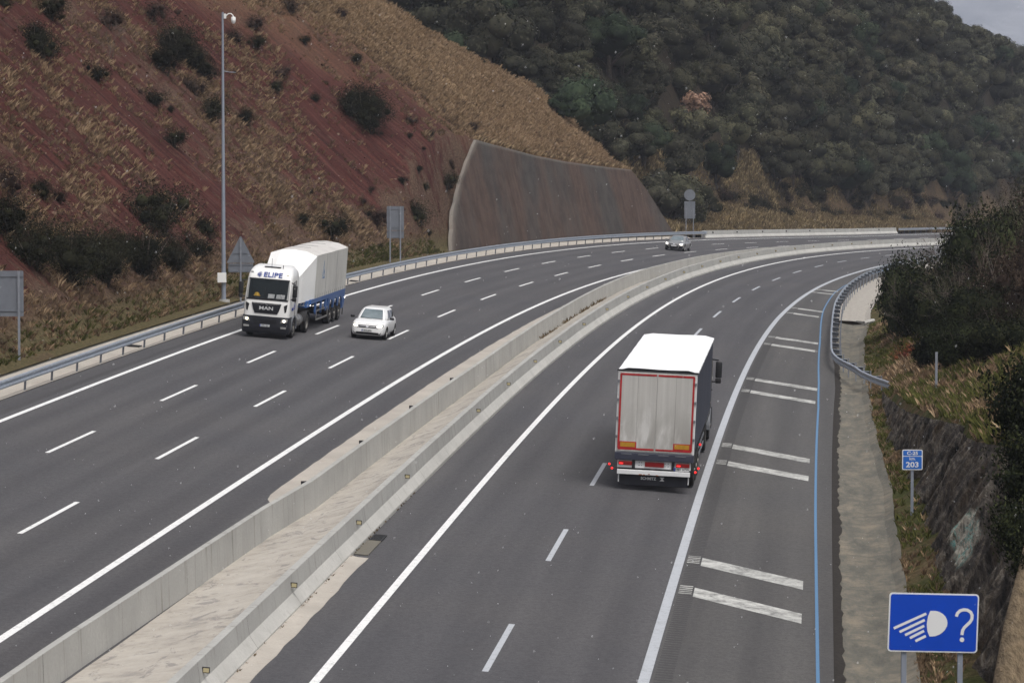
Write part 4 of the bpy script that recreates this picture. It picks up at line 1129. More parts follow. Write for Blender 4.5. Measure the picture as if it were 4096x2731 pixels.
def make_cab(root, paintm, full=True):
    cab = MB()
    lv = [(1.12, 1.20, 0.00), (1.5, 1.225, -0.02), (1.94, 1.225, -0.09), (2.5, 1.215, -0.25), (3.03, 1.19, -0.43), (3.22, 1.17, -0.52), (3.42, 1.12, -0.70), (3.58, 1.03, -1.0), (3.68, 0.90, -1.35)]
    cab.loft([ring(w, yf, -2.25 + (0.25 if z > 3.5 else 0), z, 0.22 if z < 3.3 else 0.28) for z, w, yf in lv], paintm)
    o = cab.build('cab', root, True)
    if full:
        cut = MB(); cut.box((0, -0.62, 2.48), (2.06, 1.1, 0.98), M['dash']); boolean_cut(o, cut)
        gl_ = MB(); yz = lambda z: np.interp(z, [a[0] for a in lv], [a[2] for a in lv])
        rows = []
        for z in np.linspace(1.96, 3.01, 7):
            w = np.interp(z, [1.96, 3.01], [1.12, 1.09]); row = []
            for x in np.linspace(-w, w, 11): row.append((x, yz(z) + 0.014 - 0.055 * max(0, abs(x) - 0.92) * 3, z))
            rows.append(row)
        vs = [v for r in rows for v in r]; fs = [(i * 11 + j, i * 11 + j + 1, (i + 1) * 11 + j + 1, (i + 1) * 11 + j) for i in range(6) for j in range(10)]
        gl_.add(vs, fs, M['glass_clear']); gl_.build('windscreen', o, True)
        b = MB(); b.box((0, yz(1.99) + 0.02, 1.985), (2.2, 0.03, 0.07), M['black']); b.box((0, yz(3.0) + 0.02, 3.0), (2.14, 0.03, 0.05), M['black'])
        for x_, a in ((-0.75, 0.30), (0.05, 0.30), (0.75, -0.2)):
            b.tube([(x_, yz(2.0) + 0.04, 2.0), (x_ + 0.12, yz(2.45) + 0.035, 2.62)], 0.012, M['black'], 6)
        b.build('wipers', o)
    for sx in (-1, 1):
        b = MB(); X = sx * 1.232
        b.poly([(X, -0.52, 2.05), (X, -1.38, 2.02), (X * 0.985, -1.38, 2.93), (X * 0.985, -0.68, 2.93)], M['glass']); b.build('side_window', o)
    for sx in (-1, 1):
        MB().box((sx * 1.215, -1.42, 2.05), (0.035, 0.02, 1.85), M['crack']).build('door_seam', o); MB().box((sx * 1.245, -1.28, 1.86), (0.03, 0.16, 0.05), M['black']).build('door_handle', o)
    # bumper and steps
    b = MB()
    b.loft([ring(1.20, 0.02, -0.5, 0.26, 0.16), ring(1.25, 0.08, -0.62, 0.36, 0.2), ring(1.255, 0.09, -0.66, 0.75, 0.22), ring(1.24, 0.04, -0.66, 1.13, 0.22)], M['trim'])
    bp_ = b.build('bumper', root, True)
    for sx in (-1, 1):
        hl = MB(); hl.loft([[(sx * 0.80, 0.105, 0.84), (sx * 1.16, 0.06, 0.90), (sx * 1.19, 0.055, 1.06), (sx * 0.88, 0.10, 1.04)], [(sx * 0.80, 0.02, 0.84), (sx * 1.16, -0.02, 0.90), (sx * 1.19, -0.03, 1.06), (sx * 0.88, 0.02, 1.04)]], M['lampglass']); h = hl.build('headlight', bp_)
        if full: MB().lathe([(0.001, 0.118), (0.055, 0.112), (0.068, 0.09)], M['lamp_warm'], (sx * (0.97 if sx > 0 else 1.0), 0, 0.955), 'Y', 16).build('bulb', h)
        fl = MB(); fl.box((sx * 0.98, 0.085, 0.60), (0.30, 0.03, 0.11), M['lampglass'], 0.01); fl.build('fog_light', bp_)
        if full:
            ft = MB(); ft.box((sx * 0.98, 0.095, 0.66), (0.42, 0.02, 0.012), M['trim']); ft.build('fog_light_trim', bp_)
        st = MB(); st.box((sx * 1.16, -0.42, 0.62), (0.18, 0.42, 0.10), M['black']); st.box((sx * 1.19, -0.30, 0.95), (0.10, 0.30, 0.04), M['black']); st.build('step', root)
        fe = MB(); arc = [(-1.38 + 0.66 * math.cos(R_(a)), 0.52 + 0.66 * math.sin(R_(a))) for a in range(-5, 190, 12)]; arc2 = [(-1.38 + 0.58 * math.cos(R_(a)), 0.52 + 0.58 * math.sin(R_(a))) for a in range(-5, 190, 12)][::-1]
        fe.prism(arc + arc2, 'X', sx * 0.92, sx * 1.25, M['fender']); fe.build('mudguard', root)
        mi = MB(); mi.box((sx * 1.43, -0.12, 2.50), (0.24, 0.16, 0.62), M['black'], 0.05, seg=3); mi.box((sx * 1.42, -0.12, 2.08), (0.22, 0.15, 0.19), M['black'], 0.04)
        mi.tube([(sx * 1.19, -0.40, 2.90), (sx * 1.40, -0.12, 2.86)], 0.028, M['black']); mi.tube([(sx * 1.2, -0.30, 2.06), (sx * 1.40, -0.12, 2.04)], 0.028, M['black']); mi.build('mirror', root, True)
    gr_ = MB(); gr_.prism([(-0.78, 1.80), (0.78, 1.80), (0.68, 1.45), (0.60, 1.27), (-0.60, 1.27), (-0.68, 1.45)], 'Y', -0.05, 0.022, M['trim']); g_ = gr_.build('grille', root)
    if full:
        b = MB()
        for z in (1.36, 1.44, 1.52): b.box((0, 0.028, z), (1.22, 0.014, 0.018), M['black'])
        b.box((0, 0.03, 1.76), (1.42, 0.02, 0.022), M['chrome']); b.box((0, 0.034, 1.735), (0.22, 0.025, 0.12), M['black'], 0.01); b.tube([(-0.07, 0.052, 1.70), (0.0, 0.055, 1.745), (0.07, 0.052, 1.76)], 0.012, M['chrome']); b.build('badge', g_)
        text_mb('MAN', 0.245, M['plate'], face(0, 0.02, 1.55) if False else Matrix.Translation((0, 0.03, 1.535)) @ Matrix.Rotation(math.pi, 4, 'Z') @ RX90, 0.004, 0.008, xs=1.4).build('lettering', g_)
    b = MB(); b.loft([ring(1.235, 0.085, -0.1, 0.40, 0.2), ring(1.235, 0.085, -0.1, 0.42, 0.2)], M['chassis'])
    for z in (0.80, 0.87, 0.94, 1.01): b.box((0, 0.095, z), (1.25, 0.015, 0.02), M['black'])
    b.build('lower_grille', root)
    for sx in (-1, 1):
        MB().prism([(sx * 0.92, 1.72), (sx * 1.10, 1.80), (sx * 1.06, 1.42), (sx * 0.98, 1.36)], 'Y', -0.10, 0.004 - 0.01, M['black']).build('air_slot', root)
    return o

def plate(parent, x, y, z, txt, facing, w=0.52, blue=True):
    """facing +1: looks along +y"""
    Rz = Matrix.Rotation(math.pi if facing > 0 else 0, 4, 'Z')
    b = MB(); b.box((0, 0, 0), (w, 0.012, 0.115), M['plate'])
    if blue: b.box((-w / 2 + 0.025, -0.004, 0), (0.045, 0.012, 0.11), M['letterblue'])
    o = b.build('number_plate', parent); o.matrix_local = Matrix.Translation((x, y, z)) @ Rz
    text_mb(txt, 0.105, M['platetext'], face(0.02, -0.012, 0), 0.0015, 0.002, xs=0.92).build('lettering', o)
    return o

FY = Matrix.Rotation(math.pi, 4, 'Z') @ RX90        # text facing +y
# ---- white tractor with blue-framed glass trailer
m = road_matrix(107.9, 1.80, back=True) @ Matrix.Diagonal((0.92, 1.0, 0.935, 1))
tr = empty('articulated_lorry', m)
tag(tr, 'white tractor lettered ELIPE pulling a pale covered trailer on a blue frame, headlights lit', 'truck')
cab = make_cab(tr, M['cab_white'])
tl = Matrix.Translation((-0.16, -0.545, 3.22)) @ Matrix.Rotation(math.pi, 4, 'Z') @ Matrix.Rotation(R_(90 - 28), 4, 'X')
text_mb('ELIPE', 0.37, M['letterblue'], Matrix.Translation((0.02, 0.045, 0)) @ tl, 0.006, 0.008, xs=1.22).build('lettering', cab)
b = MB(); TM = Matrix.Translation((0.56, -0.50, 3.225)) @ Matrix.Rotation(math.pi, 4, 'Z') @ Matrix.Rotation(R_(90 - 28), 4, 'X')
for i, (zz, w0, w1) in enumerate(((0.105, -0.06, 0.10), (0.045, -0.13, 0.12), (-0.015, -0.14, 0.12), (-0.075, -0.10, 0.11), (-0.12, -0.04, 0.06))):
    b.prism([(w0, zz - 0.022), (w1, zz + 0.008), (w1 - 0.03, zz + 0.026), (w0 + 0.03, zz + 0.016)], 'Z', 0.0, 0.012, M['letterblue'], TM)
b.build('logo', cab)
b = MB(); b.box((0, -1.10, 3.605), (0.86, 0.34, 0.03), M['trim'], 0.01, Matrix.Translation((0, 0, 0))); b.build('roof_hatch', cab)
b = MB(); b.tube([(0.05, -0.95, 3.5), (0.06, -1.0, 4.05)], 0.010, M['black'], 6); b.tube([(-0.55, -0.95, 3.5), (-0.55, -0.98, 3.72)], 0.02, M['black'], 6); b.build('antenna', cab)
b = MB(); b.box((-0.92, -0.545, 3.24), (0.13, 0.03, 0.05), M['amber']); b.box((0.98, -0.565, 3.32), (0.13, 0.03, 0.04), M['black']); b.build('marker_lamp', cab)
tm_ = Matrix.Translation((-1.236, -0.80, 1.52)) @ Matrix.Rotation(R_(-90), 4, 'Z') @ RX90
text_mb('ELIPE', 0.20, M['letterblue'], tm_, 0.008, 0.006).build('lettering', cab)
b = MB(); TM2 = Matrix.Translation((-1.236, -1.28, 1.62)) @ Matrix.Rotation(R_(-90), 4, 'Z') @ RX90
for zz, w in ((0.14, 0.10), (0.06, 0.16), (-0.02, 0.17), (-0.10, 0.14)): b.prism([(-w, zz - 0.03), (w, zz), (w, zz + 0.03), (-w, zz + 0.02)], 'Z', 0, 0.01, M['letterblue'], TM2)
b.build('logo', cab)
plate(tr, 0.0, 0.112, 0.66, '8751 KJY', 1)
# things lying on the dashboard
def at(root, name, mb, label, cat, smooth=False):
    o = mb.build(name, None, smooth); o.matrix_world = root.matrix_world.copy(); return tag(o, label, cat)
hb = MB(); hb.lathe([(0.001, 0.17), (0.07, 0.16), (0.12, 0.11), (0.145, 0.03), (0.15, 0.0)], M['yellow'], (0.62, -0.38, 2.13), 'Z', 20); hb.lathe([(0.19, -0.005), (0.15, 0.02), (0.14, 0.0)], M['yellow'], (0.62, -0.38, 2.13), 'Z', 20)
at(tr, 'hard_hat', hb, 'yellow hard hat lying behind the truck windscreen', 'helmet', True)
def sheet(x0, x1, dy, lab):
    pb = MB(); V_ = [(x, -0.27 - dy - 0.15 * zz + 0.015 * math.sin(x * 9), 2.05 + 0.20 * zz) for zz in (0, 0.5, 1) for x in np.linspace(x0, x1, 5)]
    pb.add(V_, [(i * 5 + j, i * 5 + j + 1, (i + 1) * 5 + j + 1, (i + 1) * 5 + j) for i in range(2) for j in range(4)], M['plate'])
    at(tr, 'paper_sheet', pb, lab, 'paper')
sheet(-0.32, 0.02, 0.0, 'white paper sheet in the middle of the truck windscreen, next to the helmet'); sheet(-0.86, -0.42, 0.0, 'wider white paper sheet in the windscreen corner under the side mirror')
MB().box((0, -2.9, 0.86), (0.86, 4.6, 0.28), M['chassis']).build('chassis', tr)
for sx in (-1, 1):
    wheel(tr, sx * 1.07, -1.38, 0.505, 0.31, M['rim_dirty'], sx); wheel(tr, sx * 1.08, -5.0, 0.505, 0.29, M['rim_dirty'], sx, True)
    b = MB(); arc = [(-5.0 + 0.64 * math.cos(R_(a)), 0.55 + 0.64 * math.sin(R_(a))) for a in range(10, 171, 12)]; arc2 = [(-5.0 + 0.60 * math.cos(R_(a)), 0.55 + 0.60 * math.sin(R_(a))) for a in range(10, 171, 12)][::-1]
    b.prism(arc + arc2, 'X', sx * 0.55, sx * 1.25, M['chassis']); b.build('mudguard', tr)
for sx in (-1, 1):
    b = MB(); b.lathe([(0.001, -0.62), (0.30, -0.60), (0.33, -0.56), (0.33, 0.56), (0.30, 0.60), (0.001, 0.62)], M['tank'], (sx * 0.92, -3.05, 0.78), 'Y', 24)
    for y_ in (-3.4, -2.75): b.lathe([(0.34, -0.03), (0.345, 0), (0.34, 0.03)], M['chassis'], (sx * 0.92, y_, 0.78), 'Y', 24)
    b.build('fuel_tank', tr, True)
# trailer
def tring(w, y, z0, ze, zc_):
    return [(-w, y, z0), (-w, y, ze), (-w * 0.55, y, ze + (zc_ - ze) * 0.75), (0, y, zc_), (w * 0.55, y, ze + (zc_ - ze) * 0.75), (w, y, ze), (w, y, z0)]
b = MB(); b.loft([tring(0.92, -3.55, 1.62, 3.00, 3.12), tring(1.02, -3.95, 1.62, 3.20, 3.38), tring(1.275, -6.35, 1.66, 3.98, 4.26)], M['tarp_white']); nose = b.build('nose_cover', tr)
b = MB(); ys = [-6.352, -8.1, -10.2, -12.4, -14.4, -15.5]
b.loft([tring(1.277, y_, 1.70, 4.00 + 0.02 * (i % 2), 4.27 + 0.02 * (i % 2)) for i, y_ in enumerate(ys)], M['tarp_grey'])
tb = b.build('tarpaulin', tr)
k = len(tb.data.materials); tb.data.materials.append(M['tarp_roof2'])
for f in tb.data.polygons:
    if f.normal.z > 0.5: f.material_index = k
b = MB(); TMs = Matrix.Translation((-1.279, -8.55, 3.15)) @ Matrix.Rotation(R_(-90), 4, 'Z') @ RX90
M['logo_blue'] = simple('faded tarpaulin logo', (0.09, 0.18, 0.34), 0.6)
TMs = TMs @ Matrix.Diagonal((1.5, 1.05, 1, 1))
for p4 in ([(-0.30, -0.45), (-0.25, -0.45), (0.02, 0.42), (0.0, 0.48)], [(0.0, 0.48), (0.02, 0.42), (0.20, -0.42), (0.26, -0.45)], [(-0.12, -0.45), (-0.06, -0.45), (0.05, -0.02), (0.02, 0.04)], [(-0.08, -0.45), (0.26, -0.45), (0.20, -0.38), (-0.06, -0.38)], [(0.02, 0.02), (0.05, -0.02), (0.10, -0.18), (0.06, -0.20)]):
    b.prism(p4, 'Z', 0, 0.006, M['logo_blue'], TMs)
b.build('logo', tb)
for sx in (-1, 1):
    b = MB()
    for k in range(15): b.box((sx * 1.279, -6.7 - k * 0.61, 1.80), (0.008, 0.035, 0.20), M['crack'])
    b.build('straps', tb)
    for y_ in (-9.35, -12.4): MB().box((sx * 1.279, y_, 2.85), (0.006, 0.03, 2.28), M['fender']).build('seam', tb)
for y_ in (-8.1, -10.2, -12.4, -14.4): MB().box((0, y_, 4.275 if y_ not in (-8.1, -12.4) else 4.295), (1.1, 0.03, 0.012), M['fender']).build('seam', tb)
b = MB(); b.box((0, -10.5, 1.59), (2.56, 10.06, 0.24), M['blue_tr'], 0.01); b.box((0, -5.15, 1.50), (2.40, 0.75, 0.36), M['blue_tr'], 0.01)
for sx in (-1, 1):
    X0, X1 = sx * 1.18, sx * 1.272
    for y0, y1 in ((-6.9, -7.1), (-8.5, -8.62), (-9.75, -10.1), (-10.55, -10.85)): b.prism([(y0, 0.95), (y1, 0.80), (y1 - 0.05, 1.47), (y0, 1.47)], 'X', X0, X1, M['blue_tr'])
    for yc in (-11.45, -12.8, -14.15):
        pa = [(yc + 0.70, 1.47), (yc + 0.70, 0.86), (yc + 0.585, 0.86)] + [(yc + 0.585 * math.cos(R_(a)), 0.86 + 0.50 * math.sin(R_(a))) for a in range(20, 161, 20)] + [(yc - 0.585, 0.86), (yc - 0.65, 0.86), (yc - 0.65, 1.47)]
        b.prism(pa, 'X', X0, X1, M['blue_tr'])
    b.prism([(-14.8, 1.47), (-14.8, 0.62), (-15.2, 0.62), (-15.5, 1.0), (-15.5, 1.47)], 'X', X0, X1, M['blue_tr'])
b.build('trailer_frame', tr)
text_mb('22', 0.30, M['signwhite'], Matrix.Translation((-0.93, -4.765, 1.50)) @ FY, 0.004, 0.004).build('lettering', tr)
b = MB(); b.box((0, -9.5, 1.25), (0.9, 9.5, 0.5), M['chassis']); b.box((0, -12.9, 0.55), (2.1, 3.2, 0.14), M['chassis']); b.build('trailer_chassis', tr)
for sx in (-1, 1):
    b = MB(); X = sx * 1.235
    for z_ in (0.52, 1.00): b.box((X, -9.0, z_), (0.03, 3.3, 0.10), M['tank'])
    for y_ in (-7.40, -10.6): b.box((X, y_, 0.76), (0.03, 0.12, 0.58), M['tank'])
    b.build('side_guard', tr)
    for yc in (-11.45, -12.8, -14.15): wheel(tr, sx * 1.06, yc, 0.49, 0.36, M['rim_dirty'], sx)
    MB().box((sx * 1.23, -15.3, 0.45), (0.05, 0.05, 0.42), M['black']).build('mudflap', tr)
for y_, z_ in ((-5.3, 1.42), (-15.45, 1.2)):
    MB().box((-1.29, y_, z_), (0.03, 0.05, 0.03), M['lamp_on']).build('marker_lamp', tr)

# ---- white-roofed curtain-side lorry seen from behind
m = road_matrix(64.9, 5.56, right=True) @ Matrix.Rotation(-0.028, 4, 'Y') @ Matrix.Diagonal((1.03, 1.04, 1.03, 1))
t2 = empty('articulated_lorry', m)
tag(t2, 'curtain-side lorry from behind, grey rear doors outlined red, white roof, dark navy sides', 'truck')
L2 = 13.7
b = MB(); b.box((0, L2 / 2, 2.58), (2.52, L2 - 0.1, 2.62), M['tarp_navy'], 0.02); side = b.build('curtain', t2)
nx, ny = 9, 40; V = []
for i in range(ny):
    for j in range(nx):
        x = -1.29 + 2.58 * j / (nx - 1); y = -0.03 + (L2 + 0.05) * i / (ny - 1)
        e_ = min(1, (1.29 - abs(x)) / 0.3); V.append((x, y, 3.90 + 0.075 * e_ + 0.018 * math.sin(i * 0.9) * (0.3 + e_) + 0.01 * math.sin(i * 2.3 + j)))
b = MB(); b.add(V, [(i * nx + j, i * nx + j + 1, (i + 1) * nx + j + 1, (i + 1) * nx + j) for i in range(ny - 1) for j in range(nx - 1)], M['tarp_roof'])
for sx in (-1, 1):
    b.add([(sx * 1.292, -0.03 + (L2 + 0.05) * i / (ny - 1), z_) for i in range(ny) for z_ in (3.902 + 0.006 * math.sin(i * .9), 3.84 + 0.012 * math.sin(i * 1.7))], [(i * 2, i * 2 + 1, i * 2 + 3, i * 2 + 2) for i in range(ny - 1)], M['tarp_roof'])
b.build('roof', t2, True)
b = MB(); b.box((0, -0.035, 2.575), (2.56, 0.07, 2.64), M['plate'], 0.01); b.box((0, -0.05, 3.905), (2.62, 0.10, 0.05), M['black'], 0.01); fr = b.build('rear_frame', t2)
for sx in (-1, 1):
    b = MB(); b.box((sx * 0.615, -0.085, 2.575), (1.222, 0.03, 2.56), M['door_dirty'], 0.006)
    for k in range(1, 8): b.box((sx * (0.615) - 0.611 + k * 0.1527, -0.101, 2.575), (0.006, 0.004, 2.5), M['crack'] if k == 4 else M['door_dirty'])
    d_ = b.build('door', t2)
    b = MB(); X = sx * 1.175
    b.box((X, -0.1035, 2.58), (0.062, 0.006, 2.40), M['redtape']); b.box((sx * 0.61, -0.1035, 3.78), (1.165, 0.006, 0.062), M['redtape']); b.box((sx * 0.61, -0.1035, 1.37), (1.165, 0.006, 0.062), M['redtape'])
    b.box((sx * 0.875, -0.1045, 1.50), (0.56, 0.006, 0.21), M['redtape']); b.build('tape_outline', d_)
    for z_ in (1.75, 2.35, 2.95, 3.55): MB().box((sx * 1.245, -0.10, z_), (0.06, 0.05, 0.09), M['fender'], 0.008).build('hinge', d_)
    MB().box((sx * 0.875, -0.1085, 1.505), (0.48, 0.006, 0.145), M['yellowplate']).build('reflective_plate', d_)
b = MB(); b.box((0, -0.04, 1.13), (2.56, 0.16, 0.24), M['navy'], 0.02)
for x_ in (-0.9, -0.35, 0.3, 0.85): b.box((x_, -0.125, 1.20), (0.34, 0.01, 0.022), M['fender'])
b.build('sill', t2)
b = MB(); b.box((0, 0.02, 0.87), (2.38, 0.08, 0.25), M['signwhite'], 0.01)
for x_ in (-0.66, 0.62): b.box((x_, -0.03, 0.87), (0.10, 0.06, 0.25), M['black'])
for x_ in (-0.48, -0.40, 0.36, 0.46): b.cyl((x_, -0.03, 0.84), (x_, -0.02, 0.84), 0.015, M['black'], 8); b.cyl((x_, -0.03, 0.93), (x_, -0.02, 0.93), 0.015, M['black'], 8)
b.build('light_panel', t2)
for sx in (-1, 1):
    b = MB(); b.box((sx * 0.93, -0.06, 0.90), (0.44, 0.07, 0.13), M['redlens'], 0.015); lc = b.build('tail_light', t2)
    MB().box((sx * 0.93 - 0.13, -0.10, 0.885), (0.13, 0.02, 0.05), M['red_on'], 0.008).build('lit_lamp', lc)
    for dx, z_ in ((1.44, 0.84), (1.35, 0.71)):
        b = MB(); b.tube([(sx * 1.18, 0.0, 0.70), (sx * dx, -0.05, z_)], 0.018, M['black'], 6); b.box((sx * dx, -0.05, z_), (0.06, 0.06, 0.06), M['black'], 0.01); s2 = b.build('side_marker', t2)
        MB().lathe([(0.001, -0.10), (0.030, -0.098), (0.040, -0.08)], M['red_on'], (sx * dx, 0, z_), 'Y', 14).build('lit_lamp', s2)
b = MB(); b.box((0.02, -0.045, 0.885), (0.62, 0.05, 0.16), M['redlens'], 0.01); b.build('centre_reflector', t2)
b = MB(); b.box((0, -0.10, 0.62), (2.36, 0.10, 0.15), M['signwhite'], 0.012)
M['rust'] = simple('rust scuffs', (0.30, 0.11, 0.05), 0.9, var=0.4, sc=15)
for x_, w_2 in ((-0.42, 0.10), (-0.30, 0.07), (-0.14, 0.06), (0.12, 0.08)): b.box((x_, -0.151, 0.56 + 0.02 * math.sin(x_ * 30)), (w_2, 0.004, 0.025), M['rust'])
b.build('underrun_bar', t2)
b = MB(); b.box((0, 0.0, 0.36), (2.26, 0.03, 0.34), M['trim'], 0.01); fl_ = b.build('mudflap', t2)
for x_ in (-1.13, 1.13): MB().cyl((x_, -0.03, 0.28), (x_, -0.03, 0.52), 0.02, M['plate'], 8).build('rod', fl_)
text_mb('SCHMITZ', 0.125, M['plate'], face(-0.16, -0.02, 0.42), 0.004, 0.003, xs=0.95).build('lettering', fl_)
b = MB(); b.prism([(0.20, 0.36), (0.36, 0.36), (0.30, 0.42), (0.36, 0.48), (0.20, 0.48), (0.27, 0.42)], 'Y', -0.022, -0.014, M['plate']); b.build('logo', fl_)
plate(t2, 0.90, -0.075, 0.775, '5487 HTW', -1, 0.50)
b = MB(); b.box((0, 6.5, 1.05), (1.1, 13, 0.24), M['chassis']); b.box((0, 3.9, 0.62), (1.9, 4, 0.2), M['chassis']); b.build('chassis', t2)
for sx in (-1, 1):
    for yc in (1.9, 3.2, 4.5): wheel(t2, sx * 1.05, yc, 0.50, 0.38, M['rim_dirty'], sx)
    wheel(t2, sx * 1.07, 11.5, 0.50, 0.30, M['rim_dirty'], sx, True); wheel(t2, sx * 1.07, 15.0, 0.50, 0.31, M['rim_dirty'], sx)
    b = MB()
    for z_ in (0.55, 0.85): b.box((sx * 1.2, 7.5, z_), (0.03, 4.4, 0.10), M['fender'])
    b.build('side_guard', t2)
    b = MB()
    for k in range(26): b.box((sx * 1.268, 0.4 + k * 0.52, 1.22), (0.012, 0.05, 0.16), M['chassis'])
    b.build('buckles', side)
b = MB(); b.box((1.27, 4.6, 1.06), (0.05, 0.08, 0.08), M['black']); q_ = b.build('side_marker', t2); MB().lathe([(0.001, 4.53), (0.03, 4.535), (0.042, 4.555)], M['red_on'], (1.29, 0, 1.06), 'Y', 14).build('lit_lamp', q_)
hc = empty('tractor_cab'); hc.parent = t2; hc.location = (0, 16.4, 0)
cab2 = make_cab(hc, M['navy'], False)
for o_ in [c_ for c_ in hc.children]:
    mw = o_.matrix_basis.copy(); o_.parent = t2; o_.matrix_basis = Matrix.Translation((0, 16.4, 0)) @ mw
bpy.data.objects.remove(hc)

# ---- cars
def bake_subsurf(o, lv):
    md = o.modifiers.new('s', 'SUBSURF'); md.levels = lv; md.render_levels = lv
    bpy.context.view_layer.update(); dg_ = bpy.context.evaluated_depsgraph_get(); me = bpy.data.meshes.new_from_object(o.evaluated_get(dg_)); o.modifiers.clear(); o.data = me
    me.polygons.foreach_set('use_smooth', [True] * len(me.polygons)); return o

def bvh_of(o):
    return BVHTree.FromPolygons([v.co.copy() for v in o.data.vertices], [tuple(p.vertices) for p in o.data.polygons])

def patch(name, parent, bvh, quad, axis, mat, off=0.012, nu=8, nv=4, org=3.0):
    """lay a four-cornered patch on the bodywork; quad in (x,z) for axis 'Y+'/'Y-' or (y,z) for 'X+'/'X-' """
    sg_ = 1 if axis[1] == '+' else -1; V = []
    for i in range(nv + 1):
        for j in range(nu + 1):
            u, v = j / nu, i / nv
            a = Vector(quad[0]).lerp(Vector(quad[1]), u); b_ = Vector(quad[3]).lerp(Vector(quad[2]), u); p = a.lerp(b_, v)
            if axis[0] == 'Y': o_ = Vector((p.x, sg_ * 8, p.y)); d_ = Vector((0, -sg_, 0))
            else: o_ = Vector((sg_ * 3, p.x, p.y)); d_ = Vector((-sg_, 0, 0))
            h, nrm, _, _ = bvh.ray_cast(o_, d_)
            if h is None: h = V[-1] if V else o_; 
            h = Vector(h) - d_ * off if h is not None else o_
            V.append(h)
    b = MB(); b.add(V, [(i * (nu + 1) + j, i * (nu + 1) + j + 1, (i + 1) * (nu + 1) + j + 1, (i + 1) * (nu + 1) + j) for i in range(nv) for j in range(nu)], mat)
    return b.build(name, parent, True)

def make_car(root, sp):
    pm_ = sp['paint']
    def rg(y, w, z0, z1, tum=0.05):
        h = [(w * 0.80, z0), (w * 0.96, z0 + 0.06), (w, z0 + (z1 - z0) * 0.40), (w * 0.992, z0 + (z1 - z0) * 0.72), (w * 0.93, z1 - 0.025), (w * 0.70, z1 + 0.012), (w * 0.3, z1 + 0.03)]
        return [(x, y, z) for x, z in h] + [(-x, y, z) for x, z in h[::-1]]
    b = MB(); b.loft([rg(*s_) for s_ in sp['hull']], pm_); body = b.build('body', root); bake_subsurf(body, 2)
    g = sp['house']; b = MB()
    rings = []
    for (yf, yb, wf, wb, z) in g:
        ym = (yf + yb) / 2; wm = max(wf, wb) * 1.045
        rings.append([(wf * 0.6, yf + 0.05, z), (wf, yf - 0.02, z), (wm, yf * 0.7 + yb * 0.3, z), (wm, yf * 0.3 + yb * 0.7, z), (wb, yb + 0.03, z), (wb * 0.6, yb - 0.03, z), (-wb * 0.6, yb - 0.03, z), (-wb, yb + 0.03, z), (-wm, yf * 0.3 + yb * 0.7, z), (-wm, yf * 0.7 + yb * 0.3, z), (-wf, yf - 0.02, z), (-wf * 0.6, yf + 0.05, z)])
    b.loft(rings, pm_); roof = b.build('roof', root); bake_subsurf(roof, 2)
    cut = MB()
    for y_ in sp['axles']:
        for sx in (-1, 1): cut.cyl((sx * 0.60, y_, sp['r'] + 0.015), (sx * 1.2, y_, sp['r'] + 0.015), sp['r'] + 0.055, M['chassis'], 28)
    boolean_cut(body, cut)
    try: body.data.set_sharp_from_angle(angle=R_(40))
    except Exception: pass
    bb = bvh_of(body); rb = bvh_of(roof)
    for y_ in sp['axles']:
        for sx in (-1, 1): wheel(root, sx * (sp['w'] - 0.115), y_, sp['r'], 0.205, M['rim'], sx)
    for nm, q_, mat, kw in sp['front']: patch(nm, body, bb, q_, 'Y+', M[mat], **kw)
    for nm, q_, mat in sp['glassf']: patch(nm, roof, rb, q_, 'Y+', M[mat], 0.012, 10, 8)
    for nm, q_, mat in sp['glassr']: patch(nm, roof, rb, q_, 'Y-', M[mat], 0.012, 8, 5)
    for nm, q_, mat in sp['glasss']:
        for ax in ('X+', 'X-'): patch(nm, roof, rb, q_, ax, M[mat], 0.010, 8, 5)
    for nm, q_, mat in sp.get('sides', []):
        for ax in ('X+', 'X-'): patch(nm, body, bb, q_, ax, M[mat], 0.006, 10, 1)
    for sx in (-1, 1):
        b = MB(); my, mz = sp['mirror']; b.box((sx * (sp['w'] + 0.10), my, mz), (0.21, 0.11, 0.13), M[sp['mirrormat']], 0.035, seg=3); b.tube([(sx * (sp['w'] - 0.12), my - 0.03, mz - 0.06), (sx * (sp['w'] + 0.02), my, mz - 0.03)], 0.022, M['black'], 6)
        b.build('mirror', root, True)
    return body, roof, bb

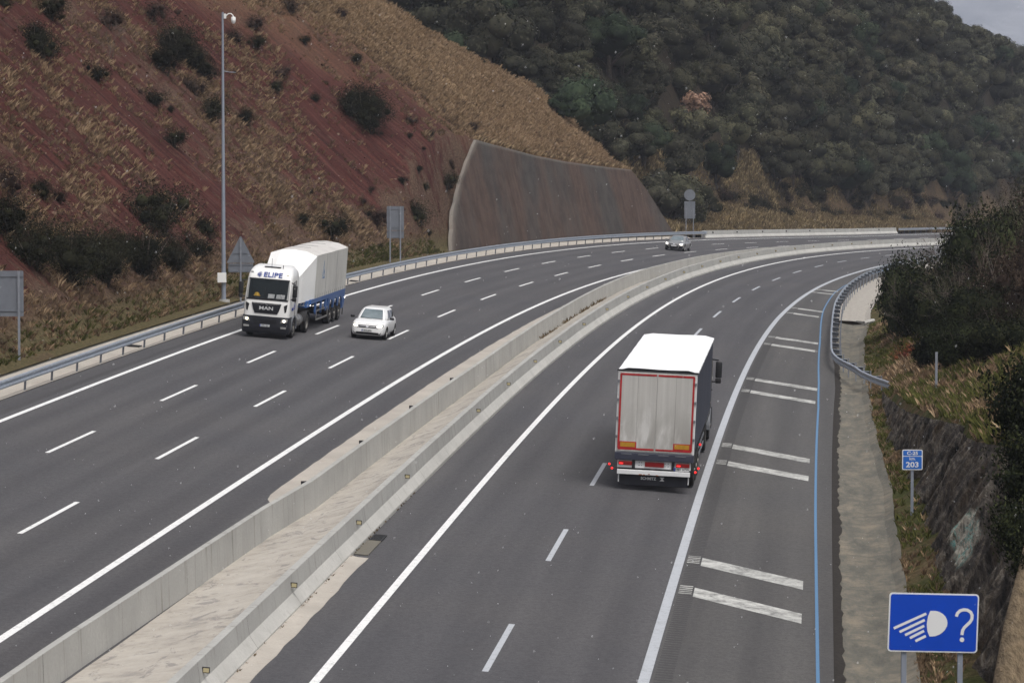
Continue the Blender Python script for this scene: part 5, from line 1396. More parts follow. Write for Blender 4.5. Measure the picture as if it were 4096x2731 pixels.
# white hatchback
m = road_matrix(111.9, 6.10, back=True) @ Matrix.Diagonal((1.02, 1.0, 0.975, 1))
c1 = empty('hatchback_car', m); tag(c1, 'white five-door hatchback with lit headlights driving beside the white truck', 'car')
sp = dict(paint=M['car_white'], w=0.865, r=0.305, axles=(-0.80, -3.39), mirror=(-1.38, 1.03), mirrormat='black',
    hull=[(0.0, 0.50, 0.34, 0.60), (-0.05, 0.68, 0.22, 0.70), (-0.22, 0.79, 0.19, 0.80), (-0.55, 0.845, 0.19, 0.88), (-0.95, 0.862, 0.20, 0.945), (-1.35, 0.865, 0.20, 0.975), (-2.2, 0.865, 0.20, 0.975), (-3.2, 0.862, 0.20, 1.0), (-3.72, 0.84, 0.22, 1.01), (-3.98, 0.78, 0.28, 0.96), (-4.07, 0.62, 0.40, 0.82)],
    house=[(-1.02, -3.99, 0.74, 0.72, 0.90), (-1.10, -3.96, 0.735, 0.715, 0.98), (-1.42, -3.86, 0.67, 0.665, 1.22), (-1.72, -3.66, 0.575, 0.57, 1.42), (-1.95, -3.40, 0.49, 0.48, 1.49), (-2.3, -3.0, 0.28, 0.28, 1.515)],
    front=[('grille', [(-0.42, 0.60), (0.42, 0.60), (0.44, 0.73), (-0.44, 0.73)], 'black', {}), ('grille_bar', [(-0.38, 0.665), (0.38, 0.665), (0.38, 0.68), (-0.38, 0.68)], 'chrome', dict(off=0.022)),
           ('headlight', [(-0.76, 0.66), (-0.44, 0.59), (-0.44, 0.72), (-0.75, 0.79)], 'lampglass', {}), ('headlight', [(0.44, 0.59), (0.76, 0.66), (0.75, 0.79), (0.44, 0.72)], 'lampglass', {}),
           ('lit_lamp', [(-0.69, 0.67), (-0.50, 0.63), (-0.50, 0.71), (-0.69, 0.75)], 'lamp_warm', dict(off=0.022)), ('lit_lamp', [(0.50, 0.63), (0.69, 0.67), (0.69, 0.75), (0.50, 0.71)], 'lamp_warm', dict(off=0.022)),
           ('air_intake', [(-0.62, 0.27), (0.62, 0.27), (0.68, 0.38), (-0.68, 0.38)], 'black', {}), ('badge', [(-0.05, 0.62), (0.05, 0.62), (0.07, 0.70), (-0.07, 0.70)], 'chrome', dict(off=0.03, nu=2, nv=2)),
           ('bonnet_seam', [(-0.62, 0.775), (0.62, 0.775), (0.62, 0.783), (-0.62, 0.783)], 'crack', dict(off=0.004))],
    glassf=[('windscreen', [(-0.68, 0.99), (0.68, 0.99), (0.52, 1.425), (-0.52, 1.425)], 'glass_pale')],
    glassr=[('rear_window', [(-0.52, 1.08), (0.52, 1.08), (0.45, 1.38), (-0.45, 1.38)], 'glass')],
    glasss=[('side_window', [(-1.62, 1.02), (-2.42, 1.02), (-2.42, 1.38), (-2.02, 1.38)], 'glass'), ('side_window', [(-2.50, 1.02), (-3.25, 1.04), (-3.22, 1.36), (-2.50, 1.38)], 'glass'), ('side_window', [(-3.31, 1.06), (-3.62, 1.12), (-3.48, 1.33), (-3.28, 1.34)], 'glass')],
    sides=[('door_seam', [(-1.40, 0.30), (-1.41, 0.30), (-1.44, 0.95), (-1.43, 0.95)], 'crack'), ('door_seam', [(-2.46, 0.30), (-2.47, 0.30), (-2.47, 0.95), (-2.46, 0.95)], 'crack'), ('side_trim', [(-1.25, 0.30), (-3.0, 0.30), (-3.0, 0.335), (-1.25, 0.335)], 'crack'), ('door_handle', [(-2.20, 0.82), (-2.36, 0.82), (-2.36, 0.85), (-2.20, 0.85)], 'crack')])
body, roof, bb = make_car(c1, sp)
plate(c1, 0.0, 0.045, 0.475, '0672 JZN', 1)
MB().tube([(0, -3.35, 1.50), (0, -3.50, 1.68)], 0.008, M['black'], 5).build('antenna', roof)
b = MB(); b.box((0, -3.70, 1.455), (0.92, 0.20, 0.03), M['car_white'], 0.012); b.build('spoiler', roof)
b = MB(); b.tube([(-0.55, -1.06, 1.0), (0.0, -1.12, 1.035)], 0.009, M['black'], 5); b.tube([(0.0, -1.05, 1.0), (0.52, -1.14, 1.04)], 0.009, M['black'], 5); b.build('wipers', roof)

# silver saloon in the distance
m = road_matrix(251.3, 5.6, back=True)
c2 = empty('saloon_car', m); tag(c2, 'distant silver saloon car with bright headlights in the bend', 'car')
sp = dict(paint=M['car_silver'], w=0.925, r=0.33, axles=(-0.93, -3.65), mirror=(-1.65, 0.98), mirrormat='car_silver',
    hull=[(0.0, 0.55, 0.34, 0.58), (-0.06, 0.74, 0.20, 0.68), (-0.25, 0.85, 0.17, 0.77), (-0.65, 0.905, 0.17, 0.84), (-1.15, 0.92, 0.18, 0.90), (-1.6, 0.925, 0.18, 0.93), (-2.6, 0.925, 0.18, 0.94), (-3.7, 0.92, 0.18, 0.96), (-4.35, 0.89, 0.22, 0.97), (-4.68, 0.82, 0.28, 0.93), (-4.80, 0.66, 0.42, 0.80)],
    house=[(-1.22, -4.45, 0.79, 0.74, 0.85), (-1.34, -4.30, 0.78, 0.73, 0.93), (-1.78, -4.02, 0.70, 0.66, 1.16), (-2.15, -3.65, 0.62, 0.59, 1.33), (-2.42, -3.25, 0.55, 0.53, 1.395), (-2.7, -3.0, 0.35, 0.35, 1.42)],
    front=[('grille', [(-0.40, 0.56), (0.40, 0.56), (0.50, 0.67), (-0.50, 0.67)], 'black', {}), ('grille_bar', [(-0.42, 0.61), (0.42, 0.61), (0.44, 0.625), (-0.44, 0.625)], 'chrome', dict(off=0.02)), ('grille_bar', [(-0.38, 0.54), (0.38, 0.54), (0.40, 0.56), (-0.40, 0.56)], 'chrome', dict(off=0.02)),
           ('headlight', [(-0.82, 0.60), (-0.52, 0.56), (-0.54, 0.70), (-0.82, 0.74)], 'lampglass', {}), ('headlight', [(0.52, 0.56), (0.82, 0.60), (0.82, 0.74), (0.54, 0.70)], 'lampglass', {}),
           ('lit_lamp', [(-0.78, 0.61), (-0.60, 0.58), (-0.60, 0.70), (-0.78, 0.72)], 'lamp_on', dict(off=0.022)), ('lit_lamp', [(0.60, 0.58), (0.78, 0.61), (0.78, 0.72), (0.60, 0.70)], 'lamp_on', dict(off=0.022)),
           ('air_intake', [(-0.34, 0.24), (0.34, 0.24), (0.46, 0.50), (-0.46, 0.50)], 'black', {}), ('lower_reflection', [(-0.80, 0.22), (-0.42, 0.22), (-0.54, 0.46), (-0.84, 0.48)], 'trim', {}), ('lower_reflection', [(0.42, 0.22), (0.80, 0.22), (0.84, 0.48), (0.54, 0.46)], 'trim', {}),  # dark side patches: reflection on the lower body put into colour
           ('badge', [(-0.06, 0.57), (0.06, 0.57), (0.06, 0.67), (-0.06, 0.67)], 'chrome', dict(off=0.03, nu=2, nv=2))],
    glassf=[('windscreen', [(-0.66, 0.97), (0.66, 0.97), (0.50, 1.33), (-0.50, 1.33)], 'glass_pale')],
    glassr=[('rear_window', [(-0.5, 1.02), (0.5, 1.02), (0.42, 1.28), (-0.42, 1.28)], 'glass')],
    glasss=[('side_window', [(-1.95, 0.98), (-2.85, 0.98), (-2.85, 1.30), (-2.40, 1.29)], 'glass'), ('side_window', [(-2.93, 0.98), (-3.85, 1.0), (-3.5, 1.24), (-2.93, 1.30)], 'glass')],
    sides=[('side_trim', [(-1.3, 0.28), (-3.2, 0.28), (-3.2, 0.30), (-1.3, 0.30)], 'chrome')])
body2, roof2, bb2 = make_car(c2, sp)
plate(c2, 0.0, 0.05, 0.48, '', 1, blue=False) if False else MB().box((0, 0.04, 0.49), (0.52, 0.015, 0.11), M['plate']).build('number_plate', c2)

# ------------------------------------------------------------------ vegetation
def leaf_mat(name, dark, mid, light, sc=0.6, rough=0.85):
    q = NM(name, rough, 0, 0.06)
    gi = q.n('ShaderNodeNewGeometry'); oi = q.n('ShaderNodeObjectInfo')
    n1 = q.noise(sc, 3, q.coord())
    f = q.math('ADD', q.math('MULTIPLY', gi.outputs['Random Per Island'], 0.55), q.math('MULTIPLY', n1, 0.45))
    c = q.ramp(f, [(0.2, dark), (0.5, mid), (0.85, light)])
    h = q.n('ShaderNodeHueSaturation'); q.l(c, h.inputs['Color'])
    q.l(q.math('ADD', 0.60, q.math('MULTIPLY', oi.outputs['Random'], 0.85)), h.inputs['Value'])
    q.l(q.math('ADD', 0.485, q.math('MULTIPLY', q.math('FRACT', q.math('MULTIPLY', oi.outputs['Random'], 7.31)), 0.03)), h.inputs['Hue'])
    q.col(h.outputs[0]); return q.m
M['oak'] = leaf_mat('holm oak leaves', (0.012, 0.012, 0.008), (0.030, 0.031, 0.021), (0.088, 0.085, 0.056))
M['oak_olive'] = leaf_mat('olive oak leaves', (0.015, 0.014, 0.009), (0.038, 0.038, 0.023), (0.108, 0.100, 0.062))
M['oak_green'] = leaf_mat('deep green pine needles', (0.008, 0.013, 0.008), (0.021, 0.031, 0.018), (0.048, 0.064, 0.034))
M['oak_brown'] = leaf_mat('withered reddish oak leaves', (0.10, 0.055, 0.04), (0.20, 0.12, 0.085), (0.32, 0.20, 0.15))
M['broom'] = leaf_mat('dark broom twigs', (0.004, 0.005, 0.003), (0.012, 0.012, 0.007), (0.034, 0.033, 0.016), 2.0)
M['heather'] = leaf_mat('brown leafless twigs', (0.012, 0.007, 0.006), (0.034, 0.022, 0.018), (0.08, 0.056, 0.043), 2.0)
M['ivy'] = leaf_mat('dark ivy leaves', (0.004, 0.006, 0.003), (0.011, 0.014, 0.007), (0.055, 0.062, 0.024), 3.0)
M['rust_shrub'] = leaf_mat('rust coloured shrub leaves', (0.07, 0.022, 0.010), (0.15, 0.05, 0.022), (0.24, 0.10, 0.045), 3.0)
M['bark'] = simple('grey bark', (0.07, 0.055, 0.045), 0.9, var=0.4, sc=6, bump=0.6)
M['twig'] = simple('pale leafless twig', (0.12, 0.095, 0.08), 0.9, var=0.3, sc=3)
M['grass_tan'] = leaf_mat('dry tan grass', (0.15, 0.105, 0.058), (0.33, 0.24, 0.138), (0.56, 0.43, 0.27), 0.35)
M['grass_dull'] = leaf_mat('dull brown grass', (0.075, 0.052, 0.032), (0.16, 0.115, 0.07), (0.27, 0.20, 0.125), 0.35)
M['grass_green'] = leaf_mat('green grass', (0.030, 0.036, 0.010), (0.075, 0.085, 0.024), (0.15, 0.15, 0.05), 0.5)

def unit(n, rng):
    v = rng.normal(size=(n, 3)); return v / np.linalg.norm(v, axis=1, keepdims=True)

def cards(cen, nrm, size, rng, asp=0.6, jit=0.5):
    """diamond leaves: centres, preferred normals, sizes"""
    n = len(cen); nn = nrm + jit * unit(n, rng); nn /= np.linalg.norm(nn, axis=1, keepdims=True)
    r = unit(n, rng); a = np.cross(nn, r); a /= np.linalg.norm(a, axis=1, keepdims=True) + 1e-9; b = np.cross(nn, a)
    sz = np.asarray(size).reshape(-1, 1) * (0.6 + 0.8 * rng.random((n, 1)))
    V = np.stack([cen + a * sz, cen + b * sz * asp, cen - a * sz, cen - b * sz * asp], 1)
    return V.reshape(-1, 3)

def quads(n): return np.arange(n * 4, dtype=np.int32).reshape(n, 4)

def ico(sub=2):
    bm = bmesh.new(); bmesh.ops.create_icosphere(bm, subdivisions=sub, radius=1.0)
    v = np.array([tuple(x.co) for x in bm.verts]); f = np.array([[y.index for y in x.verts] for x in bm.faces]); bm.free(); return v, f
ICO_V, ICO_F = ico(2)

def crown_mesh(name, rng, R, Hc, base, lobes, per, leaf, mat, trunk=True, flat=0.8, core=0.72):
    """crown of many leaf-sized faces over lobes; returns mesh (leaves, inner blobs that block light, trunk and limbs)"""
    L = []
    for i in range(lobes):
        while True:
            p = rng.uniform(-1, 1, 3)
            if (p**2).sum() < 1: break
        L.append((p * np.array([R * 0.72, R * 0.72, Hc * 0.36]) + np.array([0, 0, base + Hc * 0.5]), R * rng.uniform(0.22, 0.46)))
    L.append((np.array([0, 0, base + Hc * 0.45]), R * 0.62))
    V = []; 
    for c, r in L:
        u = unit(per, rng); u[:, 2] = np.where(u[:, 2] < -0.35, -u[:, 2], u[:, 2])
        rad = r * (0.78 + 0.32 * rng.random((per, 1))); rad *= 1 + 0.18 * np.sin(u[:, :1] * 7 + c[0] * 3) * np.cos(u[:, 1:2] * 6)
        cen = c + u * rad * np.array([1, 1, flat]); V.append(cards(cen, u + np.array([0, 0, 0.10]), leaf, rng, 0.6, 0.22))
    V = np.concatenate(V); nq = len(V) // 4
    # solid blobs added inside to block light, as triangles turned into quads with a doubled corner -> keep separate mesh arrays
    cv = []; cf = []; k = 0
    for c, r in L:
        d = 1 + 0.16 * (rng.random((len(ICO_V), 1)) - 0.5)
        cv.append(c + ICO_V * r * core * d * np.array([1, 1, flat])); cf.append(ICO_F + k); k += len(ICO_V)
    cv = np.concatenate(cv); cf = np.concatenate(cf)
    me = bpy.data.meshes.new(name)
    verts = [V, cv]; loops = [quads(nq).ravel(), (cf + len(V)).ravel()]; tot = [np.full(nq, 4), np.full(len(cf), 3)]; mi = [np.zeros(nq), np.zeros(len(cf))]
    if trunk:
        b = MB(); lean = rng.uniform(-0.15, 0.15, 2)
        b.tube([(0, 0, -0.6), (lean[0] * R * 0.3, lean[1] * R * 0.3, base * 0.6), (lean[0] * R, lean[1] * R, base + Hc * 0.5)], [R * 0.075, R * 0.06, R * 0.02], M['bark'], 7)
        for c, r in L[:5]: b.tube([(lean[0] * R * 0.5, lean[1] * R * 0.5, base * 0.8), tuple((c + np.array([0, 0, base])) * 0.5), tuple(c)], [R * 0.035, R * 0.025, R * 0.01], M['bark'], 5)
        tv = np.array(b.v); o = len(V) + len(cv); verts.append(tv)
        for f in b.f: loops.append(np.array(f) + o); tot.append(np.array([len(f)])); mi.append(np.array([1]))
    verts = np.concatenate(verts).astype(np.float32); loops = np.concatenate(loops).astype(np.int32); tot = np.concatenate(tot).astype(np.int32); mi = np.concatenate(mi).astype(np.int32)
    me.vertices.add(len(verts)); me.vertices.foreach_set('co', verts.ravel()); me.loops.add(len(loops)); me.loops.foreach_set('vertex_index', loops)
    me.polygons.add(len(tot)); me.polygons.foreach_set('loop_start', np.concatenate([[0], np.cumsum(tot)[:-1]]).astype(np.int32)); me.polygons.foreach_set('loop_total', tot); me.polygons.foreach_set('material_index', mi)
    me.materials.append(mat); me.materials.append(M['bark']); me.update(calc_edges=True); me.validate()
    return me

# ---- forest on the hill
rng = np.random.default_rng(5)
oak_meshes = []
for i, mt in enumerate(['oak', 'oak', 'oak_olive', 'oak', 'oak', 'oak_green', 'oak_olive', 'oak', 'oak_olive']):
    oak_meshes.append(crown_mesh('oak_crown', rng, 4.1, 6.0 + 2.4 * rng.random(), 0.6, int(rng.integers(14, 22)), 300, 0.14, M[mt]))
cand = []
for X in np.arange(26, 150, 4.6):              # the flank turns steep towards the right: more trees per square metre of map
    for Y in np.arange(400, 690, 4.6):
        x = X + rng.uniform(-1.6, 1.6); y = Y + rng.uniform(-1.6, 1.6); a = x / y; q_ = y - np.interp(a, YB_A, YB_Y)
        if a < 0.085 or a > 0.19 or q_ < 15 + 5 * fbm(x * 0.07, y * 0.07, 2, 90): continue
        z = float(h_hill(x, y))
        if (z - 10.58) / y < 0.085: cand.append((x, y, z, a))
for X in np.arange(-42, 150, 4.9):
    for Y in np.arange(296, 690, 4.9):
        x = X + rng.uniform(-1.7, 1.7); y = Y + rng.uniform(-1.7, 1.7); a = x / y
        if a < -0.075 or a > 0.19: continue
        q_ = y - np.interp(a, YB_A, YB_Y)
        if q_ < 2: continue
        if 0.067 < a < 0.2 and q_ < 13 + 6 * fbm(x * 0.07, y * 0.07, 2, 90): continue
        z = float(h_hill(x, y))
        el = (z - 10.58) / y
        if el > 0.085: continue
        # gap: a bare rust-coloured strip between two groups of trees
        if abs(a - (0.070 - 0.0004 * (q_ - 20))) < 0.0028 and 20 < q_ < 40: continue
        cand.append((x, y, z, a))
# keep those the spur leaves in view, nearest first
def hidden_by_spur(x, y, z):
    for f in np.linspace(0.5, 0.97, 22):
        px_, py_, pz_ = x * f, y * f, 10.58 + (z + 5.0 - 10.58) * f
        i = np.argmin(np.hypot(TX - px_, TY - py_)); dx, dy = px_ - TX[i], py_ - TY[i]
        t = dx * math.cos(TTH[i]) - dy * math.sin(TTH[i])
        if t < -4 and pz_ < zL(TS[i], t) + h_left(TS[i], -t, False): return True
    return False
# nearer crowns hide those directly behind; sort by distance
cand.sort(key=lambda c: c[1])
vis = []; horizon = {}
for x, y, z, a in cand:
    if hidden_by_spur(x, y, z): continue
    k = int(round(a / 0.0045)); el = (z + 5.5 - 10.58) / y
    h_ = horizon.get(k, -1)
    gain = el - h_
    horizon[k] = max(h_, el)
    vis.append((gain, x, y, z, a))
order = sorted(range(len(vis)), key=lambda i: -min(vis[i][0], 0.02) * 400 + vis[i][2] * 0.01)
single = set(order[:288]); rest = []
special = None
FLBL = {'oak': 'dark grey-green oak among many on the forest hill', 'oak_green': 'deep green tree among the oaks on the forest hill', 'oak_olive': 'olive-topped oak among many on the forest hill'}
for i, (gn, x, y, z, a) in enumerate(vis):
    me = oak_meshes[int(rng.integers(len(oak_meshes)))]; sc = rng.uniform(0.70, 1.32)
    if i in single:
        o = link('oak_tree', me); o.location = (x, y, z - 0.2); o.rotation_euler = (0, 0, rng.uniform(0, 6.28)); o.scale = (sc, sc, sc * rng.uniform(0.85, 1.15))
        k = me.materials[0].name; k = 'oak_green' if 'pine' in k else ('oak_olive' if 'olive' in k else 'oak')
        tag(o, FLBL[k], 'tree', FLBL[k].split(' among')[0].replace('oak', 'oaks').replace('tree', 'trees') + ' of the forest hill')
    else: rest.append((x, y, z, sc))
# the reddish tree in the gap
pos = (23.0, 391.0)
o = link('oak_tree', crown_mesh('withered_oak', rng, 3.4, 5.6, 1.3, 10, 150, 0.17, M['oak_brown'], core=0.35)); o.location = (pos[0], pos[1], float(h_hill(*pos))); tag(o, 'withered reddish-brown oak standing out on the dark forest hill', 'tree')
# remaining trees of the wood as one mass
sm = crown_mesh('far_crown', rng, 3.2, 5.2, 0.8, 10, 110, 0.21, M['oak'], trunk=False)
nv_ = len(sm.vertices); cv = np.empty(nv_ * 3, np.float32); sm.vertices.foreach_get('co', cv); cv = cv.reshape(-1, 3)
lt = np.empty(len(sm.polygons), np.int32); sm.polygons.foreach_get('loop_total', lt); vi = np.empty(len(sm.loops), np.int32); sm.loops.foreach_get('vertex_index', vi)
extra = [(x, y) for x in np.arange(-60, 190, 5.0) for y in np.arange(690, 800, 5.0)]
for x, y in extra:
    x += rng.uniform(-2, 2); y += rng.uniform(-2, 2); a = x / y
    if a < 0.09 or a > 0.2: continue
    z = float(h_hill(x, y))
    if (z - 10.58) / y < 0.07: rest.append((x, y, z, rng.uniform(0.8, 1.25)))
VV = []; LL = []; TT = []; off = 0
for x, y, z, sc in rest:
    t = rng.uniform(0, 6.28); c_, s_ = math.cos(t), math.sin(t)
    VV.append((cv @ np.array([[c_, s_, 0], [-s_, c_, 0], [0, 0, 1]])) * sc + np.array([x, y, z])); LL.append(vi + off); TT.append(lt); off += nv_
if VV:
    V = np.concatenate(VV).astype(np.float32); LL = np.concatenate(LL).astype(np.int32); TT = np.concatenate(TT).astype(np.int32)
    me = bpy.data.meshes.new('woodland'); me.vertices.add(len(V)); me.vertices.foreach_set('co', V.ravel()); me.loops.add(len(LL)); me.loops.foreach_set('vertex_index', LL)
    me.polygons.add(len(TT)); me.polygons.foreach_set('loop_start', np.concatenate([[0], np.cumsum(TT)[:-1]]).astype(np.int32)); me.polygons.foreach_set('loop_total', TT); me.materials.append(M['oak']); me.update(calc_edges=True)
    o = link('woodland', me); tag(o, 'remaining dense wood covering the top and back of the hill', 'woodland', kind='stuff')
print('forest', len(vis), 'rest', len(rest))

# ---- bushes
def bush_mesh(name, rng, mat, twiggy=True, n=3600, leaf=0.042, lobes=9, core=0.36):
    """unit-radius shrub: upright sprays of small leaves on thin stems, uneven outline"""
    L = []
    for i in range(lobes):
        a = rng.uniform(0, 6.28); r = rng.uniform(0.15, 0.62); L.append((np.array([r * math.cos(a), r * math.sin(a), rng.uniform(0.35, 0.95)]), rng.uniform(0.28, 0.46)))
    L.append((np.array([0, 0, 0.55]), 0.55)); V = []
    per = n // len(L)
    for c, r in L:
        u = unit(per, rng); rad = r * (0.55 + 0.65 * rng.random((per, 1)) ** 0.7)
        cen = c + u * rad; cen[:, 2] = np.abs(cen[:, 2]); d = u + np.array([0, 0, 0.8])
        V.append(cards(cen, unit(per, rng) if twiggy else u, leaf, rng, 0.28 if twiggy else 0.6, 0.5))
    if twiggy:      # stray sprays beyond the outline
        m_ = n // 5; u = unit(m_, rng); u[:, 2] = np.abs(u[:, 2]); cen = np.array([0, 0, 0.45]) + u * rng.uniform(0.75, 1.22, (m_, 1)) * np.array([1, 1, 0.95])
        V.append(cards(cen, unit(m_, rng), leaf * 0.9, rng, 0.22, 0.4))
    if not twiggy:
        for k in range(26):
            u = unit(1, rng)[0]; u[2] = abs(u[2]); tip = np.array([0, 0, 0.5]) + u * rng.uniform(0.9, 1.25); m_ = n // 160
            cen = np.array([0, 0, 0.5]) * 0 + tip - u * rng.random((m_, 1)) * 0.45 + rng.normal(size=(m_, 3)) * 0.07; V.append(cards(cen, unit(m_, rng), leaf, rng, 0.5, 0.5))
    V = np.concatenate(V); nq = len(V) // 4
    b = MB()
    for k in range(7):
        a = rng.uniform(0, 6.28); r = rng.uniform(0.3, 0.8); b.tube([(0, 0, -0.25), (r * 0.4 * math.cos(a), r * 0.4 * math.sin(a), 0.4), (r * math.cos(a), r * math.sin(a), rng.uniform(0.7, 1.1))], [0.03, 0.02, 0.006], M['bark'], 5)
    cvs = []; cfs = []; k = 0
    for c, r in L: cvs.append(c * np.array([1, 1, 0.95]) + ICO_V * r * core); cfs.append(ICO_F + k); k += len(ICO_V)
    cvs = np.concatenate(cvs); cfs = np.concatenate(cfs)
    me = bpy.data.meshes.new(name)
    verts = [V, cvs, np.array(b.v)]; loops = [quads(nq).ravel(), (cfs + len(V)).ravel()]; tot = [np.full(nq, 4), np.full(len(cfs), 3)]; mi = [np.zeros(nq + len(cfs))]
    o = len(V) + len(cvs)
    for f in b.f: loops.append(np.array(f) + o); tot.append(np.array([len(f)])); mi.append(np.array([1]))
    verts = np.concatenate(verts).astype(np.float32); loops = np.concatenate(loops).astype(np.int32); tot = np.concatenate(tot).astype(np.int32); mi = np.concatenate(mi).astype(np.int32)
    me.vertices.add(len(verts)); me.vertices.foreach_set('co', verts.ravel()); me.loops.add(len(loops)); me.loops.foreach_set('vertex_index', loops)
    me.polygons.add(len(tot)); me.polygons.foreach_set('loop_start', np.concatenate([[0], np.cumsum(tot)[:-1]]).astype(np.int32)); me.polygons.foreach_set('loop_total', tot); me.polygons.foreach_set('material_index', mi)
    me.materials.append(mat); me.materials.append(M['bark']); me.update(calc_edges=True); me.validate(); return me
rng = np.random.default_rng(9)
BR = [bush_mesh('broom', rng, M['broom']) for _ in range(4)]
BH = [bush_mesh('heather', rng, M['heather'], True, 2400, 0.042) for _ in range(2)]
BL_ = [bush_mesh('broom_large', rng, M['broom'], True, 8000, 0.030, 12) for _ in range(3)]
def put_bush(s, d, r, me, label, grp=None, name='bush', left=True, squash=1.0, dz=-0.1):
    p = pL(s, d) if left else pR(s, d)
    o = link(name, me); o.location = (float(p[0]), float(p[1]), float(p[2]) + dz * r); o.rotation_euler = (0, 0, float(RNG.uniform(0, 6.28))); o.scale = (r, r, r * squash)
    return tag(o, label, 'bush', grp)
LB = [  # s, d, radius, kind, own label (None: one of the many small ones)
 (154.5, 21.8, 0.95, 0, 'round dark bush at the very top left corner of the slope'), (145.3, 20.1, 1.0, 0, 'dark bush high at the left edge, upper of a touching pair'), (144.4, 19.1, 1.0, 0, 'dark bush high at the left edge, lower of a touching pair'),
 (150.1, 17.5, 0.75, 0, 'oval dark bush alone on the upper left slope'), (182.7, 22.9, 0.95, 1, 'brown twiggy bush at the upper edge just left of the mast'), (179.1, 20.2, 1.65, 2, 'largest dark bush high on the slope just left of the mast'),
 (170, 18.4, 1.35, 2, 'wide dark bush at the left end of the high cluster beside the mast'), (180.2, 19.3, 1.25, 2, 'dark bush at the right end of the high cluster beside the mast'), (180.9, 18.4, 0.9, 0, 'smaller dark bush under the high cluster beside the mast'),
 (169.9, 15.2, 1.05, 0, 'dark bush touching the mast at half its height'), (174.1, 17.4, 0.9, 1, 'brown bush just above the bush at mid-mast height'), (156.9, 15.6, 0.7, 0, None), (150.7, 12.8, 0.7, 0, None), (193.2, 19.5, 0.75, 1, None), (195.4, 18.4, 0.7, 0, None), (198.2, 19.4, 0.75, 1, None),
 (194.2, 16.1, 0.75, 1, None), (179.4, 15.1, 0.75, 0, None), (189.9, 15.4, 0.55, 0, None), (195.2, 13.7, 0.45, 0, None), (128.3, 8.1, 1.2, 0, 'round dark bush low on the slope left of the mast above the big thicket'), (136.9, 7.4, 0.75, 0, None), (163.1, 7.3, 0.5, 0, None),
 (109.9, 11.2, 0.9, 1, 'brown twiggy bush at the left edge at half height'), (168.2, 6.4, 1.05, 0, 'dark bush directly behind the white truck roof'), (115.4, 11.0, 0.65, 0, None), (117, 10.7, 0.5, 1, None),
 (199.2, 10.9, 1.7, 2, 'large dark bush alone on the red slope midway between mast and brown wall'), (198.3, 10.1, 1.55, 2, 'lower right half of the large dark bush on the red slope'), (198, 11.8, 1.1, 0, 'upper left lobe bush of the large dark bush on the red slope'),
 (208.2, 13.6, 0.5, 0, None), (275, 19.1, 0.4, 0, None), (207.1, 5.9, 0.8, 0, 'dark bush on the red soil touching the left edge of the brown wall'), (195.1, 5.6, 1.1, 0, 'dark round bush right beside the two-post grey sign back'), (183.8, 6.5, 0.85, 1, 'brown bush left of the two-post grey sign back'),
 (226.5, 7.8, 0.6, 1, None), (206.1, 8.5, 0.5, 1, None),
 (100.8, 7.5, 1.15, 2, 'leftmost bush of the big dark thicket low on the left slope'), (104.8, 6.9, 1.4, 2, 'second bush from the left in the big dark thicket'), (109.4, 6.4, 1.3, 2, 'middle bush of the big dark thicket low on the left slope'), (113.5, 7.2, 1.1, 2, 'upper bush in the middle of the big dark thicket'),
 (118, 6.5, 1.25, 2, 'second bush from the right in the big dark thicket'), (124.5, 6.4, 1.15, 2, 'rightmost large bush of the big dark thicket near the mast'), (131, 6.6, 0.85, 0, 'dark bush right behind the triangular sign'),
 (206.8, 18.6, 0.9, 1, None), (147.4, 22.5, 0.5, 0, None), (204.1, 16.8, 0.45, 0, None), (222.3, 18.6, 0.6, 1, None), (191.8, 15.8, 0.4, 1, None), (166.5, 21.4, 0.9, 1, None), (102, 8.9, 1.0, 0, 'dark bush above the left end of the big thicket')]
for i, (s_, d_, r_, k, lab) in enumerate(LB):
    me = (BR[i % 4], BH[i % 2], BL_[i % 3])[k]
    put_bush(s_, d_, r_ * (1.58 * (0.85 + 0.3 * (i % 3) / 2) if (lab and 'thicket' in lab) else 1.42), me, lab or ('small dark bush among many scattered over the red slope' if k == 0 else 'small brown bush among many scattered over the red slope'), None if lab else ('small dark bushes on the slope' if k == 0 else 'small brown bushes on the slope'))
for i in range(34):
    s_ = float(rng.uniform(95, 285)); d_ = float(rng.uniform(6.5, 24)); 
    if s_ > 225 and rng.random() < 0.5: continue
    k = i % 3 > 0
    if s_ > 200 and d_ < 9.5: continue
    put_bush(s_, d_, float(rng.uniform(0.22, 0.42)), BH[i % 2] if k else BR[i % 4], 'small brown bush among many scattered over the red slope' if k else 'small dark bush among many scattered over the red slope', 'small brown bushes on the slope' if k else 'small dark bushes on the slope')
for i in range(16):
    s_ = float(rng.uniform(178, 212)); d_ = float(rng.uniform(5.0, 8.0)); k = i % 2
    put_bush(s_, d_, float(rng.uniform(0.25, 0.5)), BH[i % 2] if k else BR[i % 4], 'small brown bush among many scattered over the red slope' if k else 'small dark bush among many scattered over the red slope', 'small brown bushes on the slope' if k else 'small dark bushes on the slope')
# tree on the edge of the spur
o = link('oak_tree', crown_mesh('spur_tree', rng, 1.75, 3.6, 0.1, 12, 260, 0.10, M['oak_green'])); p = pL(283.5, 12.6); o.location = tuple(p - np.array([0, 0, 0.3])); tag(o, 'single dense dark green tree on the grassy spur edge against the forest', 'tree')
p = pL(287.0, 10.0); o = link('oak_tree', crown_mesh('edge_tree', rng, 1.5, 2.6, 0.2, 9, 200, 0.11, M['oak'])); o.location = tuple(p - np.array([0, 0, 0.2])); tag(o, 'smaller dark tree just below and right of the spur edge tree', 'tree')
put_bush(285.5, 11.2, 1.0, BR[1], 'low dark bush beneath the single tree on the spur edge')

